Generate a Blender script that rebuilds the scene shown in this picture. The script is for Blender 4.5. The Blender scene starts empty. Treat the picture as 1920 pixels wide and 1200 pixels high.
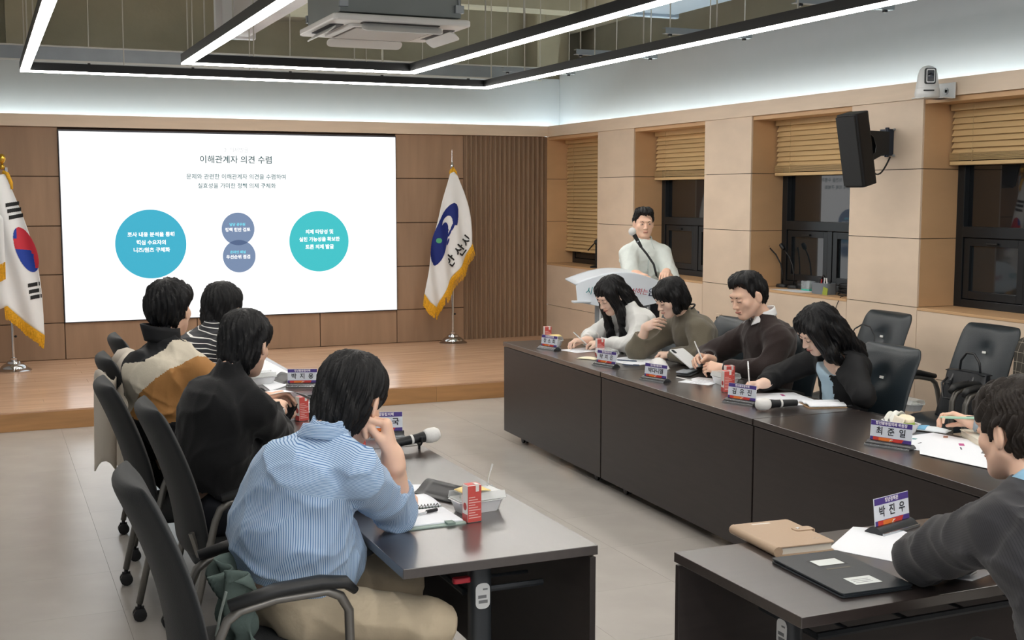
import bpy, bmesh, math, random
import numpy as np
from mathutils import Vector, Matrix, Euler
random.seed(7); np.random.seed(7)
C = bpy.context.scene.collection
SC = bpy.context.scene
# ---------------- camera, world, exposure ----------------
cam_d = bpy.data.cameras.new('camera'); cam = bpy.data.objects.new('camera', cam_d); C.objects.link(cam)
cam_d.sensor_width = 36.0; cam_d.lens = 2295.0 / 1920.0 * 36.0
cam.location = (0, 0, 1.8)
cam.rotation_euler = (math.radians(90) - math.atan(235 / 2295.0), 0, -math.radians(23.37))
cam_d.clip_start = 0.05
SC.camera = cam
SC.view_settings.view_transform = 'Standard'; SC.view_settings.look = 'None'
SC.view_settings.gamma = 1.0; SC.view_settings.exposure = 0.0
try: SC.view_settings.use_curve_mapping = False
except Exception: pass
w = bpy.data.worlds.new('world'); SC.world = w; w.use_nodes = True
w.node_tree.nodes['Background'].inputs[0].default_value = (0.80, 0.86, 0.95, 1)
w.node_tree.nodes['Background'].inputs[1].default_value = 0.9
RING_E = 27.0; COVE_E = 36.0; SCREEN_E = 1.25
# unseen area light added behind the camera, fills the right wall and people
def area(name, loc, rot, sx, sy, power, col=(1, .97, .93)):
    l = bpy.data.lights.new(name, 'AREA'); l.shape = 'RECTANGLE'; l.size = sx; l.size_y = sy; l.energy = power; l.color = col
    o = bpy.data.objects.new(name, l); C.objects.link(o); o.location = loc; o.rotation_euler = rot
    return o
area('rear_fill_light', (2.5, -1.2, 2.9), (0, 0, 0), 4.2, 0.5, 110)

# ---------------- materials ----------------
MT = {}
def lin(c):
    return tuple(((x / 255.0) / 12.92 if x / 255.0 <= .04045 else ((x / 255.0 + .055) / 1.055) ** 2.4) for x in c)
def mat(name, col, rough=.5, spec=.5, metal=0, var=0.0, vscale=8, bump=0.0, bscale=60, coat=0, emit=None, es=0, sheen=0, stretch=None, alpha=None, trans=0, perobj=0.0, sss=0):
    if name in MT: return MT[name]
    m = bpy.data.materials.new(name); m.use_nodes = True; nt = m.node_tree; b = nt.nodes['Principled BSDF']
    c = lin(col) if max(col) > 1 else col
    b.inputs['Base Color'].default_value = (*c, 1); b.inputs['Roughness'].default_value = rough
    b.inputs['Specular IOR Level'].default_value = spec; b.inputs['Metallic'].default_value = metal
    b.inputs['Coat Weight'].default_value = coat; b.inputs['Coat Roughness'].default_value = .22
    b.inputs['Sheen Weight'].default_value = sheen
    if trans: b.inputs['Transmission Weight'].default_value = trans
    if sss:
        b.inputs['Subsurface Weight'].default_value = sss; b.inputs['Subsurface Radius'].default_value = (.01, .004, .002)
        b.inputs['Subsurface Scale'].default_value = .5
    if alpha is not None: b.inputs['Alpha'].default_value = alpha
    if emit is not None:
        b.inputs['Base Color'].default_value = (.01, .01, .01, 1); b.inputs['Specular IOR Level'].default_value = .2
        b.inputs['Emission Color'].default_value = (*(lin(emit) if max(emit) > 1 else emit), 1); b.inputs['Emission Strength'].default_value = es
    tc = nt.nodes.new('ShaderNodeTexCoord'); mp = nt.nodes.new('ShaderNodeMapping'); nt.links.new(tc.outputs['Object'], mp.inputs[0])
    if stretch: mp.inputs['Scale'].default_value = stretch
    if var > 0 or perobj > 0:
        n = nt.nodes.new('ShaderNodeTexNoise'); n.inputs['Scale'].default_value = vscale; n.inputs['Detail'].default_value = 5
        nt.links.new(mp.outputs[0], n.inputs['Vector'])
        r = nt.nodes.new('ShaderNodeMapRange'); r.inputs['From Min'].default_value = .3; r.inputs['From Max'].default_value = .7
        r.inputs['To Min'].default_value = 1 - var; r.inputs['To Max'].default_value = 1 + var
        nt.links.new(n.outputs['Fac'], r.inputs['Value'])
        hs = nt.nodes.new('ShaderNodeHueSaturation'); hs.inputs['Color'].default_value = (*c, 1)
        val = r.outputs[0]
        if perobj > 0:
            oi = nt.nodes.new('ShaderNodeObjectInfo'); r2 = nt.nodes.new('ShaderNodeMapRange')
            r2.inputs['To Min'].default_value = 1 - perobj; r2.inputs['To Max'].default_value = 1 + perobj
            nt.links.new(oi.outputs['Random'], r2.inputs['Value'])
            mu = nt.nodes.new('ShaderNodeMath'); mu.operation = 'MULTIPLY'
            nt.links.new(val, mu.inputs[0]); nt.links.new(r2.outputs[0], mu.inputs[1]); val = mu.outputs[0]
        nt.links.new(val, hs.inputs['Value']); nt.links.new(hs.outputs[0], b.inputs['Base Color'])
    if bump > 0:
        n2 = nt.nodes.new('ShaderNodeTexNoise'); n2.inputs['Scale'].default_value = bscale; n2.inputs['Detail'].default_value = 3
        nt.links.new(mp.outputs[0], n2.inputs['Vector'])
        bp = nt.nodes.new('ShaderNodeBump'); bp.inputs['Strength'].default_value = bump; bp.inputs['Distance'].default_value = .01
        nt.links.new(n2.outputs['Fac'], bp.inputs['Height']); nt.links.new(bp.outputs[0], b.inputs['Normal'])
    MT[name] = m
    return m
def stripes(name, ca, cb, pitch, frac, rough=.8, attr='su'):
    m = bpy.data.materials.new(name); m.use_nodes = True; nt = m.node_tree; b = nt.nodes['Principled BSDF']
    b.inputs['Roughness'].default_value = rough; b.inputs['Sheen Weight'].default_value = .15; b.inputs['Specular IOR Level'].default_value = .25
    at = nt.nodes.new('ShaderNodeAttribute'); at.attribute_name = attr
    mu = nt.nodes.new('ShaderNodeMath'); mu.operation = 'DIVIDE'; mu.inputs[1].default_value = pitch
    fr = nt.nodes.new('ShaderNodeMath'); fr.operation = 'FRACT'; lt = nt.nodes.new('ShaderNodeMath'); lt.operation = 'LESS_THAN'; lt.inputs[1].default_value = frac
    nt.links.new(at.outputs['Fac'], mu.inputs[0]); nt.links.new(mu.outputs[0], fr.inputs[0]); nt.links.new(fr.outputs[0], lt.inputs[0])
    mx = nt.nodes.new('ShaderNodeMix'); mx.data_type = 'RGBA'
    mx.inputs['A'].default_value = (*lin(ca), 1); mx.inputs['B'].default_value = (*lin(cb), 1)
    nt.links.new(lt.outputs[0], mx.inputs['Factor']); nt.links.new(mx.outputs['Result'], b.inputs['Base Color'])
    return m
def hairmat(name, col, col2):
    m = bpy.data.materials.new(name); m.use_nodes = True; nt = m.node_tree; b = nt.nodes['Principled BSDF']
    b.inputs['Roughness'].default_value = .46; b.inputs['Specular IOR Level'].default_value = .32
    at = nt.nodes.new('ShaderNodeAttribute'); at.attribute_name = 'su'; at2 = nt.nodes.new('ShaderNodeAttribute'); at2.attribute_name = 'sv'
    cx = nt.nodes.new('ShaderNodeCombineXYZ')
    m1 = nt.nodes.new('ShaderNodeMath'); m1.operation = 'MULTIPLY'; m1.inputs[1].default_value = 55
    m2 = nt.nodes.new('ShaderNodeMath'); m2.operation = 'MULTIPLY'; m2.inputs[1].default_value = 6
    nt.links.new(at.outputs['Fac'], m1.inputs[0]); nt.links.new(at2.outputs['Fac'], m2.inputs[0])
    nt.links.new(m1.outputs[0], cx.inputs[0]); nt.links.new(m2.outputs[0], cx.inputs[1])
    n = nt.nodes.new('ShaderNodeTexNoise'); n.inputs['Scale'].default_value = 1; n.inputs['Detail'].default_value = 4; nt.links.new(cx.outputs[0], n.inputs['Vector'])
    mx = nt.nodes.new('ShaderNodeMix'); mx.data_type = 'RGBA'; mx.inputs['A'].default_value = (*lin(col), 1); mx.inputs['B'].default_value = (*lin(col2), 1)
    nt.links.new(n.outputs['Fac'], mx.inputs['Factor']); nt.links.new(mx.outputs['Result'], b.inputs['Base Color'])
    bp = nt.nodes.new('ShaderNodeBump'); bp.inputs['Strength'].default_value = .7; bp.inputs['Distance'].default_value = .004
    nt.links.new(n.outputs['Fac'], bp.inputs['Height']); nt.links.new(bp.outputs[0], b.inputs['Normal'])
    return m

# ---------------- mesh building ----------------
def rotz(a): return Matrix.Rotation(a, 4, 'Z')
class MB:
    def __init__(s): s.v = []; s.f = []; s.mi = []; s.cur = 0
    def add(s, vs, fs, M=None):
        n = len(s.v)
        if M is not None: vs = [tuple(M @ Vector(p)) for p in vs]
        s.v += [tuple(p) for p in vs]; s.f += [tuple(i + n for i in f) for f in fs]; s.mi += [s.cur] * len(fs)
        return s
    def box(s, x0, x1, y0, y1, z0, z1, M=None):
        vs = [(x, y, z) for z in (z0, z1) for y in (y0, y1) for x in (x0, x1)]
        return s.add(vs, [(0, 2, 3, 1), (4, 5, 7, 6), (0, 1, 5, 4), (2, 6, 7, 3), (0, 4, 6, 2), (1, 3, 7, 5)], M)
    def rbox(s, x0, x1, y0, y1, z0, z1, r, n=4, M=None):   # rounded in plan
        pts = []
        for cx, cy, a0 in ((x1 - r, y1 - r, 0), (x0 + r, y1 - r, 90), (x0 + r, y0 + r, 180), (x1 - r, y0 + r, 270)):
            for i in range(n + 1):
                a = math.radians(a0 + 90 * i / n); pts.append((cx + r * math.cos(a), cy + r * math.sin(a)))
        return s.prism(pts, z0, z1, M)
    def prism(s, pts, z0, z1, M=None):
        n = len(pts); vs = [(x, y, z0) for x, y in pts] + [(x, y, z1) for x, y in pts]
        fs = [tuple(reversed(range(n))), tuple(range(n, 2 * n))] + [(i, (i + 1) % n, (i + 1) % n + n, i + n) for i in range(n)]
        return s.add(vs, fs, M)
    def lathe(s, prof, n=16, M=None):                     # prof: (r, z) up
        vs = []; fs = []
        for r, z in prof:
            for i in range(n):
                a = 2 * math.pi * i / n; vs.append((r * math.cos(a), r * math.sin(a), z))
        for j in range(len(prof) - 1):
            for i in range(n):
                k = (i + 1) % n; fs.append((j * n + i, j * n + k, (j + 1) * n + k, (j + 1) * n + i))
        fs.append(tuple(reversed(range(n)))); fs.append(tuple(range((len(prof) - 1) * n, len(prof) * n)))
        return s.add(vs, fs, M)
    def tube(s, pts, r, n=8, M=None, flat=1.0, up=None):
        pts = [Vector(p) for p in pts]; vs = []; fs = []; L = len(pts)
        rr = r if isinstance(r, (list, tuple)) else [r] * L
        side0 = None
        for j, p in enumerate(pts):
            t = (pts[min(j + 1, L - 1)] - pts[max(j - 1, 0)]).normalized()
            if side0 is None:
                a = Vector(up) if up else (Vector((0, 0, 1)) if abs(t.z) < .9 else Vector((1, 0, 0)))
                side0 = t.cross(a).normalized()
            sd = (side0 - t * side0.dot(t)).normalized(); side0 = sd; u = sd.cross(t).normalized()
            for i in range(n):
                a = 2 * math.pi * i / n; vs.append(tuple(p + sd * (math.cos(a) * rr[j]) + u * (math.sin(a) * rr[j] * flat)))
        for j in range(L - 1):
            for i in range(n):
                k = (i + 1) % n; fs.append((j * n + i, (j + 1) * n + i, (j + 1) * n + k, j * n + k))
        fs.append(tuple(range(n))); fs.append(tuple(reversed(range((L - 1) * n, L * n))))
        return s.add(vs, fs, M)
    def ball(s, c, r, n=12, m=8, M=None):
        rx, ry, rz = r if isinstance(r, (tuple, list)) else (r, r, r)
        vs = []; fs = []
        for j in range(m + 1):
            b = math.pi * j / m - math.pi / 2
            for i in range(n):
                a = 2 * math.pi * i / n
                vs.append((c[0] + rx * math.cos(b) * math.cos(a), c[1] + ry * math.cos(b) * math.sin(a), c[2] + rz * math.sin(b)))
        for j in range(m):
            for i in range(n):
                k = (i + 1) % n; fs.append((j * n + i, j * n + k, (j + 1) * n + k, (j + 1) * n + i))
        return s.add(vs, fs, M)
    def sheet(s, fn, nu, nv, th, M=None):                 # thick sheet: fn(u,v)->(x,y,z), u,v in 0..1
        P = [[Vector(fn(i / nu, j / nv)) for i in range(nu + 1)] for j in range(nv + 1)]
        top = []; bot = []
        for j in range(nv + 1):
            for i in range(nu + 1):
                du = P[j][min(i + 1, nu)] - P[j][max(i - 1, 0)]; dv = P[min(j + 1, nv)][i] - P[max(j - 1, 0)][i]
                nn = du.cross(dv); nn = nn.normalized() if nn.length > 1e-9 else Vector((0, 0, 1))
                top.append(tuple(P[j][i] + nn * th / 2)); bot.append(tuple(P[j][i] - nn * th / 2))
        n = len(top); W = nu + 1; fs = []
        for j in range(nv):
            for i in range(nu):
                a = j * W + i; fs.append((a, a + 1, a + W + 1, a + W)); fs.append((a + n, a + W + n, a + W + 1 + n, a + 1 + n))
        for i in range(nu):
            fs.append((i, i + n, i + 1 + n, i + 1)); a = nv * W + i; fs.append((a, a + 1, a + 1 + n, a + n))
        for j in range(nv):
            a = j * W; fs.append((a, a + W, a + W + n, a + n)); a = j * W + nu; fs.append((a, a + n, a + W + n, a + W))
        return s.add(top + bot, fs, M)
    def build(s, name, m, parent=None, bevel=0, smooth=None, seg=2, sub=0, world=False):
        me = bpy.data.meshes.new(name)
        vs = s.v
        if world and parent is not None: L = parent.location; vs = [(x - L.x, y - L.y, z - L.z) for x, y, z in vs]
        me.from_pydata(vs, [], s.f)
        for mm in (m if isinstance(m, (list, tuple)) else [m]): me.materials.append(mm)
        if isinstance(m, (list, tuple)): me.polygons.foreach_set('material_index', s.mi)
        o = bpy.data.objects.new(name, me); C.objects.link(o)
        if parent is not None: o.parent = parent
        if smooth: me.polygons.foreach_set('use_smooth', [True] * len(me.polygons))
        if smooth == 'auto':
            try: me.set_sharp_from_angle(angle=math.radians(40))
            except Exception: pass
        if bevel:
            b = o.modifiers.new('b', 'BEVEL'); b.width = bevel; b.segments = seg; b.limit_method = 'ANGLE'; b.angle_limit = math.radians(35)
        if sub:
            q = o.modifiers.new('s', 'SUBSURF'); q.levels = sub; q.render_levels = sub
        return o
def empty(name, label=None, cat=None, loc=(0, 0, 0), rz=0, group=None, kind=None):
    o = bpy.data.objects.new(name, None); C.objects.link(o); o.location = loc; o.rotation_euler = (0, 0, rz); o.empty_display_size = .1
    return tag(o, label, cat, group, kind)
def tag(o, label=None, cat=None, group=None, kind=None):
    if label: o['label'] = label
    if cat: o['category'] = cat
    if group: o['group'] = group
    if kind: o['kind'] = kind
    return o
def copy_tree(o, parent=None):
    c = o.copy(); C.objects.link(c); c.parent = parent
    for ch in list(o.children): copy_tree(ch, c)
    return c
def frame(origin, xdir, ydir):
    x = Vector(xdir).normalized(); y = Vector(ydir); y = (y - x * y.dot(x)).normalized(); z = x.cross(y)
    M = Matrix.Identity(4)
    for i in range(3): M[i][0] = x[i]; M[i][1] = y[i]; M[i][2] = z[i]; M[i][3] = origin[i]
    return M
def text(name, body, size, m, parent, M, bold=0.0, ex=0.0004, width=None, space=1.0, shear=0):
    c = bpy.data.curves.new(name, 'FONT'); c.body = body; c.size = size; c.align_x = 'CENTER'; c.align_y = 'CENTER'
    c.offset = bold; c.extrude = ex; c.resolution_u = 2; c.space_character = space; c.shear = shear
    o = bpy.data.objects.new(name, c); C.objects.link(o); bpy.context.view_layer.update()
    dg = bpy.context.evaluated_depsgraph_get(); me = bpy.data.meshes.new_from_object(o.evaluated_get(dg))
    bpy.data.objects.remove(o); bpy.data.curves.remove(c)
    xs = [v.co.x for v in me.vertices] or [0]
    k = 1.0
    if width and max(xs) > min(xs): k = width / (max(xs) - min(xs))
    me.transform(Matrix.Diagonal((k, k if k < 1 else 1, 1, 1)) if width else Matrix.Identity(4)); me.transform(M)
    me.materials.clear(); me.materials.append(m); me.name = name
    o = bpy.data.objects.new(name, me); C.objects.link(o); o.parent = parent
    return o
# ================= ROOM =================
YF, XR = 13.0, 6.06
ZJ = [0.03, 0.52, 1.005, 1.49, 1.98, 2.4675]
brown = mat('brown_wood_panel', (158, 130, 106), .5, .3, var=.10, vscale=1.2, stretch=(9, 9, 1.1), bump=.05, bscale=8, perobj=.04)
slatm = mat('brown_wood_slat', (140, 116, 94), .55, .3, var=.10, vscale=2, stretch=(9, 9, 1), perobj=.04)
birch = mat('birch_plywood', (222, 202, 180), .45, .35, var=.06, vscale=1.6, stretch=(1.5, 1.5, 3), perobj=.03)
birch2 = mat('birch_trim', (228, 208, 186), .5, .3, var=.05, vscale=2, stretch=(1, 1, 8))
gold = mat('birch_shaded', (206, 168, 126), .45, .35, var=.06, vscale=1.6, stretch=(1.5, 1.5, 3), perobj=.03)  # same birch as the pillars, recess shading put into a darker golden colour
dark = mat('joint_dark', (58, 44, 34), .8, .2)
white_p = mat('white_plaster', (178, 181, 184), .85, .2, var=.01)
conc = mat('raw_concrete', (176, 171, 152), .9, .2, var=.12, vscale=1.5, bump=.2, bscale=20)
blackm = mat('black_metal', (22, 25, 28), .42, .45)
steel = mat('galvanised_steel', (150, 156, 160), .38, .5, metal=.7, var=.1, vscale=3)
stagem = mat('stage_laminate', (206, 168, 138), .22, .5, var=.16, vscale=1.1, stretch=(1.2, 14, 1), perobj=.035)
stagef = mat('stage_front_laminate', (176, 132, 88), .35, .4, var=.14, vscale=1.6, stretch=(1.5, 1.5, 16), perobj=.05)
floorm = mat('floor_vinyl', (182, 177, 171), .24, .5, var=.05, vscale=3.5, perobj=.015)

# floor with square vinyl tiles
fl = MB().box(-1.3, 6.4, -3, YF + .3, -.12, -.004).build('floor', mat('floor_base', (130, 124, 118), .6)); tag(fl, kind='structure')
tile_me = None
T = .6
for i in range(13):
    for j in range(-3, 17):
        x0 = -1.3 + i * T; y0 = .02 + j * T
        if y0 > 9.9 : continue
        if tile_me is None:
            o = MB().box(.0006, T - .0006, .0006, T - .0006, -.004, 0).build('tile', floorm, fl); tile_me = o.data
        else:
            o = bpy.data.objects.new('tile', tile_me); C.objects.link(o); o.parent = fl
        o.location = (x0, y0, 0)
# stage
st = MB().box(-1.3, XR, 9.97, YF, .001, .138).build('stage_platform', dark); tag(st, kind='structure')
pw, pl = .195, 1.28
r = 0; y = 9.95
while y < YF - .01:
    x = -1.3 - (r * .43) % pl
    while x < XR:
        x0 = max(x, -1.3); x1 = min(x + pl, XR)
        if x1 - x0 > .03:
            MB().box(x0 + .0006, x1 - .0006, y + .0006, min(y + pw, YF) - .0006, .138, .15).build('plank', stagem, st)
        x += pl
    y += pw; r += 1
x = -1.3
while x < XR:
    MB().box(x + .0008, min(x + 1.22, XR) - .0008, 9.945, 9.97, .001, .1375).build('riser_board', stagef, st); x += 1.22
# front wall
wf = MB().box(-1.3, XR, YF + .012, YF + .3, 0, 2.465).build('wall_front', dark); tag(wf, kind='structure')
g = .004
def fpanel(x0, x1, z0, z1): MB().box(x0 + g, x1 - g, YF - .004, YF + .012, z0 + g, z1 - g).build('panel', brown, wf, bevel=.0015, seg=1)
for a, b in ((-1.3, -.10), (-.10, .725)):
    zz = [.15] + ZJ[1:]
    for k in range(5): fpanel(a, b, zz[k], zz[k + 1])
zz = [.15] + ZJ[1:]
for k in range(5): fpanel(4.215, 5.02, zz[k], zz[k + 1])
for a, b in ((.725, 2.03), (2.03, 3.34), (3.34, 4.215)): fpanel(a, b, .15, .52)
MB().box(.725, 4.215, YF + .0, YF + .012, .525, 2.465).build('screen_recess_back', dark, wf)
x = 5.03; sp = .059
while x < 6.03:
    s = MB(); pts = []
    for i in range(7): a = math.pi * i / 6; pts.append((x + .026 + .021 * math.cos(a), YF + .005 - .030 * math.sin(a)))
    s.prism(list(reversed(pts)), .15, 2.463); s.build('slat', slatm, wf, smooth='auto'); x += sp
MB().box(5.02, 6.06, YF - .003, YF + .012, .15, 2.463).build('slat_backing', slatm, wf)
# right wall : pillars, sill wall, reveals
wr = MB().box(XR + .45, XR + .6, -3, YF + .3, 0, 2.465).build('wall_right', dark); tag(wr, kind='structure')
PIL = [(10.93, 11.72), (8.87, 9.61), (6.79, 7.56), (4.70, 5.47), (2.6, 3.37), (.5, 1.27)]
WIN = [(11.72, 13.0), (9.61, 10.93), (7.56, 8.87), (5.47, 6.79), (3.37, 4.70), (1.27, 2.6)]
gg = .0025
def rpanel(y0, y1, z0, z1, x=XR, m=birch): MB().box(x, x + .015, y0 + gg, y1 - gg, z0 + gg, z1 - gg).build('panel', m, wr)
MB().box(XR + .015, XR + .45, -3, YF, 0, .985).build('sill_wall', dark, wr)
for (a, b) in PIL + WIN:
    rpanel(a, b, .02, .52); rpanel(a, b, .52, 1.005)
for (a, b) in PIL:
    MB().box(XR + .015, XR + .45, a + .014, b - .014, 1.0, 2.465).build('pillar_core', dark, wr)
    for k in range(2, 5): rpanel(a, b, ZJ[k], ZJ[k + 1])
    for k in range(2, 5):      # reveals
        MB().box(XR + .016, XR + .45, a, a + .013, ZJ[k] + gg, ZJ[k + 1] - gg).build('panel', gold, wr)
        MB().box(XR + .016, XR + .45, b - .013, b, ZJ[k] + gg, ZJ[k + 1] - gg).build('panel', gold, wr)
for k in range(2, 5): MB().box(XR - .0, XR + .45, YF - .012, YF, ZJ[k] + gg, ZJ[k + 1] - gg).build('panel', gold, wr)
MB().box(XR + .002, XR + .45, YF, YF + .02, .9, 2.46).build('reveal_backing', dark, wr)
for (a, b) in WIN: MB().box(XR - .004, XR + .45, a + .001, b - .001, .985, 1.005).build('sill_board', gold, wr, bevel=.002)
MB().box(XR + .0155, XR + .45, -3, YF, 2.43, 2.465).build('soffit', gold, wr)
# windows with dark aluminium frames
fm = mat('dark_aluminium', (34, 38, 42), .32, .5, metal=.3)
glass = mat('night_glass', (13, 17, 21), .02, .9, coat=.3)
glass2 = mat('night_glass_lower', (30, 36, 40), .05, .8)
for n, (a, b) in enumerate(WIN):
    wd = MB().box(XR + .33, XR + .40, a, a + .07, 1.005, 2.43); m_ = wd
    m_.box(XR + .33, XR + .40, b - .07, b, 1.005, 2.43).box(XR + .33, XR + .40, a + .07, b - .07, 2.38, 2.43).box(XR + .33, XR + .40, a + .07, b - .07, 1.005, 1.06)
    wo = m_.build('window_%d' % (n + 1), fm, None, bevel=.003); tag(wo, kind='structure')
    MB().box(XR + .325, XR + .40, a + .07, b - .07, 1.50, 1.575).build('transom', fm, wo, bevel=.003)
    MB().box(XR + .372, XR + .378, a + .07, b - .07, 1.575, 2.38).build('pane', glass, wo)
    mid = (a + b) / 2
    MB().box(XR + .335, XR + .40, mid - .03, mid + .03, 1.06, 1.50).build('mullion', fm, wo, bevel=.003)
    for (c, d) in ((a + .075, mid - .035), (mid + .035, b - .075)):
        s = MB(); t = .055
        s.box(XR + .34, XR + .375, c, c + t, 1.065, 1.495).box(XR + .34, XR + .375, d - t, d, 1.065, 1.495)
        s.box(XR + .34, XR + .375, c + t, d - t, 1.065, 1.065 + t).box(XR + .34, XR + .375, c + t, d - t, 1.495 - t, 1.495)
        sa = s.build('sash', fm, wo, bevel=.002)
        MB().box(XR + .36, XR + .366, c + t, d - t, 1.065 + t, 1.495 - t).build('pane', glass2, sa)
        MB().box(XR + .32, XR + .342, (c + d) / 2 - .05, (c + d) / 2 + .05, 1.452, 1.468).build('handle', blackm, sa, bevel=.004)
# cove: timber band, white walls above with hidden strip lights
band = MB().box(-1.3, XR - .0155, YF - .06, YF - .02, 2.466, 2.585).box(-1.3, XR - .016, YF - .05, YF + .3, 2.467, 2.487).build('trim_front_band', birch2, None); tag(band, kind='structure')
band = MB().box(XR - .014, XR + .012, -3, YF - .02, 2.4655, 2.585).box(XR - .008, XR + .3, -3, YF - .02, 2.467, 2.487).build('trim_right_band', birch2, None); tag(band, kind='structure')
cw = MB().box(-1.3, XR + .3, YF + .3, YF + .34, 2.46, 3.16).build('wall_front_upper', white_p); tag(cw, kind='structure')
cw = MB().box(XR + .3, XR + .34, -3, YF + .3, 2.46, 3.30).build('wall_right_upper', white_p); tag(cw, kind='structure')
em = mat('cove_led', (235, 246, 250), .5, emit=(228, 246, 250), es=COVE_E)
c1 = MB().box(-1.3, XR + .25, YF + .20, YF + .225, 2.489, 2.502).build('cove_light_strip', em); tag(c1, 'hidden white light strip in the cove above the screen wall', 'light strip', 'cove light strips')
c1 = MB().box(XR + .20, XR + .225, -3, YF + .2, 2.489, 2.502).build('cove_light_strip', em); tag(c1, 'hidden white light strip in the cove above the window wall', 'light strip', 'cove light strips')
# concrete shell behind
cs = MB().box(-1.3, 7.2, YF + .75, YF + .95, 2.4, 4.3).build('wall_front_concrete', conc); tag(cs, kind='structure')
cs = MB().box(6.85, 7.05, -3, YF + .75, 2.4, 4.3).build('wall_right_concrete', conc); tag(cs, kind='structure')
cs = MB().box(-1.5, 7.2, -3, YF + .95, 4.1, 4.3).build('ceiling', conc); tag(cs, kind='structure')
cs = MB()
for xx in (-.6, 2.95, 6.2): cs.box(xx, xx + .4, -3, YF + .75, 3.72, 4.1)
for yy in (6.0, 12.3): cs.box(-1.3, 6.85, yy, yy + .35, 3.8, 4.1)
cs.box(6.1, 6.5, YF + .36, YF + .75, 2.6, 4.1).box(.3, .6, YF + .5, YF + .75, 2.6, 4.1)
cs.build('ceiling_beam', conc); tag(bpy.data.objects['ceiling_beam'], kind='structure')
wl = MB().box(-1.45, -1.3, -3, YF + .95, 0, 4.3).build('wall_left', white_p); tag(wl, kind='structure')
# ---- LED screen ----
scr = empty('projection_screen', 'large white lit presentation screen on the brown panelled stage wall', 'screen', (2.47, YF - .02, 1.48))
blu = lambda n, c, e=1.0: mat(n, c, .6, .1, emit=c, es=e)
MB().box(-1.745, 1.745, -.008, .018, -.96, .962).build('screen_frame', mat('screen_frame', (60, 62, 70), .4), scr)
wm = mat('screen_white', (255, 255, 255), .5, .1, emit=(255, 255, 255), es=SCREEN_E)
MB().box(-1.737, 1.737, -.014, -.008, -.952, .945).build('display', wm, scr)
def s_at(x, z): return (x - 2.47, z - 1.48)
def disc(name, cx, cz, r, m, y, n=72):
    pts = [(cx + r * math.cos(2 * math.pi * i / n), cz + r * math.sin(2 * math.pi * i / n)) for i in range(n)]
    M = frame((0, y, 0), (1, 0, 0), (0, 0, 1))
    return MB().prism(pts, 0, .001, M).build(name, m, scr)
def stext(b, x, z, h, m, w_=None, bold=0.0, y=-.0185):
    M = frame((x - 2.47, y, z - 1.48), (1, 0, 0), (0, 0, 1))
    return text('lettering', b, h, m, scr, M, bold=bold, ex=0, width=w_)
cyan = blu('screen_cyan', (62, 178, 206), 1.0); aqua = blu('screen_aqua', (64, 196, 202), 1.0); greyb = blu('screen_grey_blue', (122, 142, 174), 1.0)
greyd = blu('screen_overlap', (84, 104, 140), 1.0); tdark = blu('screen_text_dark', (24, 74, 78), 1.0); tmid = blu('screen_text_mid', (84, 120, 124), 1.0)
tfaint = blu('screen_text_faint', (205, 208, 210), 1.0); twhite = blu('screen_text_white', (255, 255, 255), 1.2); tcy = blu('screen_text_cyan', (120, 225, 245), 1.1)
disc('blue_circle', 1.583 - 2.47, 1.297 - 1.48, .352, cyan, -.0145); disc('turquoise_circle', 3.337 - 2.47, 1.30 - 1.48, .326, aqua, -.0145)
disc('grey_circle', 0, 1.442 - 1.48, .171, greyb, -.0145); disc('grey_circle', .006, 1.156 - 1.48, .171, greyb, -.0147)
lp = []
for sgn, cz in ((1, 1.156), (-1, 1.442)):
    hh = math.acos(.143 / .171)
    for i in range(13):
        a = (math.pi / 2 - hh + 2 * hh * i / 12) if sgn > 0 else (-math.pi / 2 - hh + 2 * hh * i / 12)
        lp.append((.003 + .171 * math.cos(a), cz - 1.48 + .171 * math.sin(a)))
# lens-shaped overlap
MB().prism(lp[:13][::-1] + lp[13:][::-1], 0, .0008, frame((0, -.0152, 0), (1, 0, 0), (0, 0, 1))).build('circle_overlap', greyd, scr)
stext('이해관계자 의견 수렴', 2.468, 2.158, .105, tdark, .742, bold=.0012)
stext('문제와 관련한 이해관계자 의견을 수렴하여', 2.47, 1.983, .07, tmid, 1.03, bold=.001)
stext('실효성을 가미한 정책 의제 구체화', 2.47, 1.889, .07, tmid, .81, bold=.001)
stext('2. 의제발굴', 2.47, 2.26, .06, tfaint, .25)
MB().tube([(2.413 - 2.47, -.018, 2.325 - 1.48), (2.512 - 2.47, -.018, 2.424 - 1.48)], .0015, 4).build('thin_line', tfaint, scr)
for b, x, z, w_ in (('조사 내용 분석을 통해', 1.587, 1.393, .464), ('핵심 수요자의', 1.586, 1.311, .29), ('니즈/원츠 구체화', 1.587, 1.235, .36),
                    ('정책 현안 검토', 2.466, 1.432, .262), ('우선순위 점검', 2.466, 1.147, .25), ('의제 타당성 및', 3.34, 1.40, .305), ('실현 가능성을 확보한', 3.34, 1.319, .446), ('토론 의제 발굴', 3.34, 1.238, .312)):
    stext(b, x, z, .058, twhite, w_, bold=.0016)
stext('담당 공무원', 2.463, 1.487, .045, tcy, .162, bold=.001); stext('온라인 패널', 2.463, 1.198, .045, tcy, .162, bold=.001)

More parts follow.
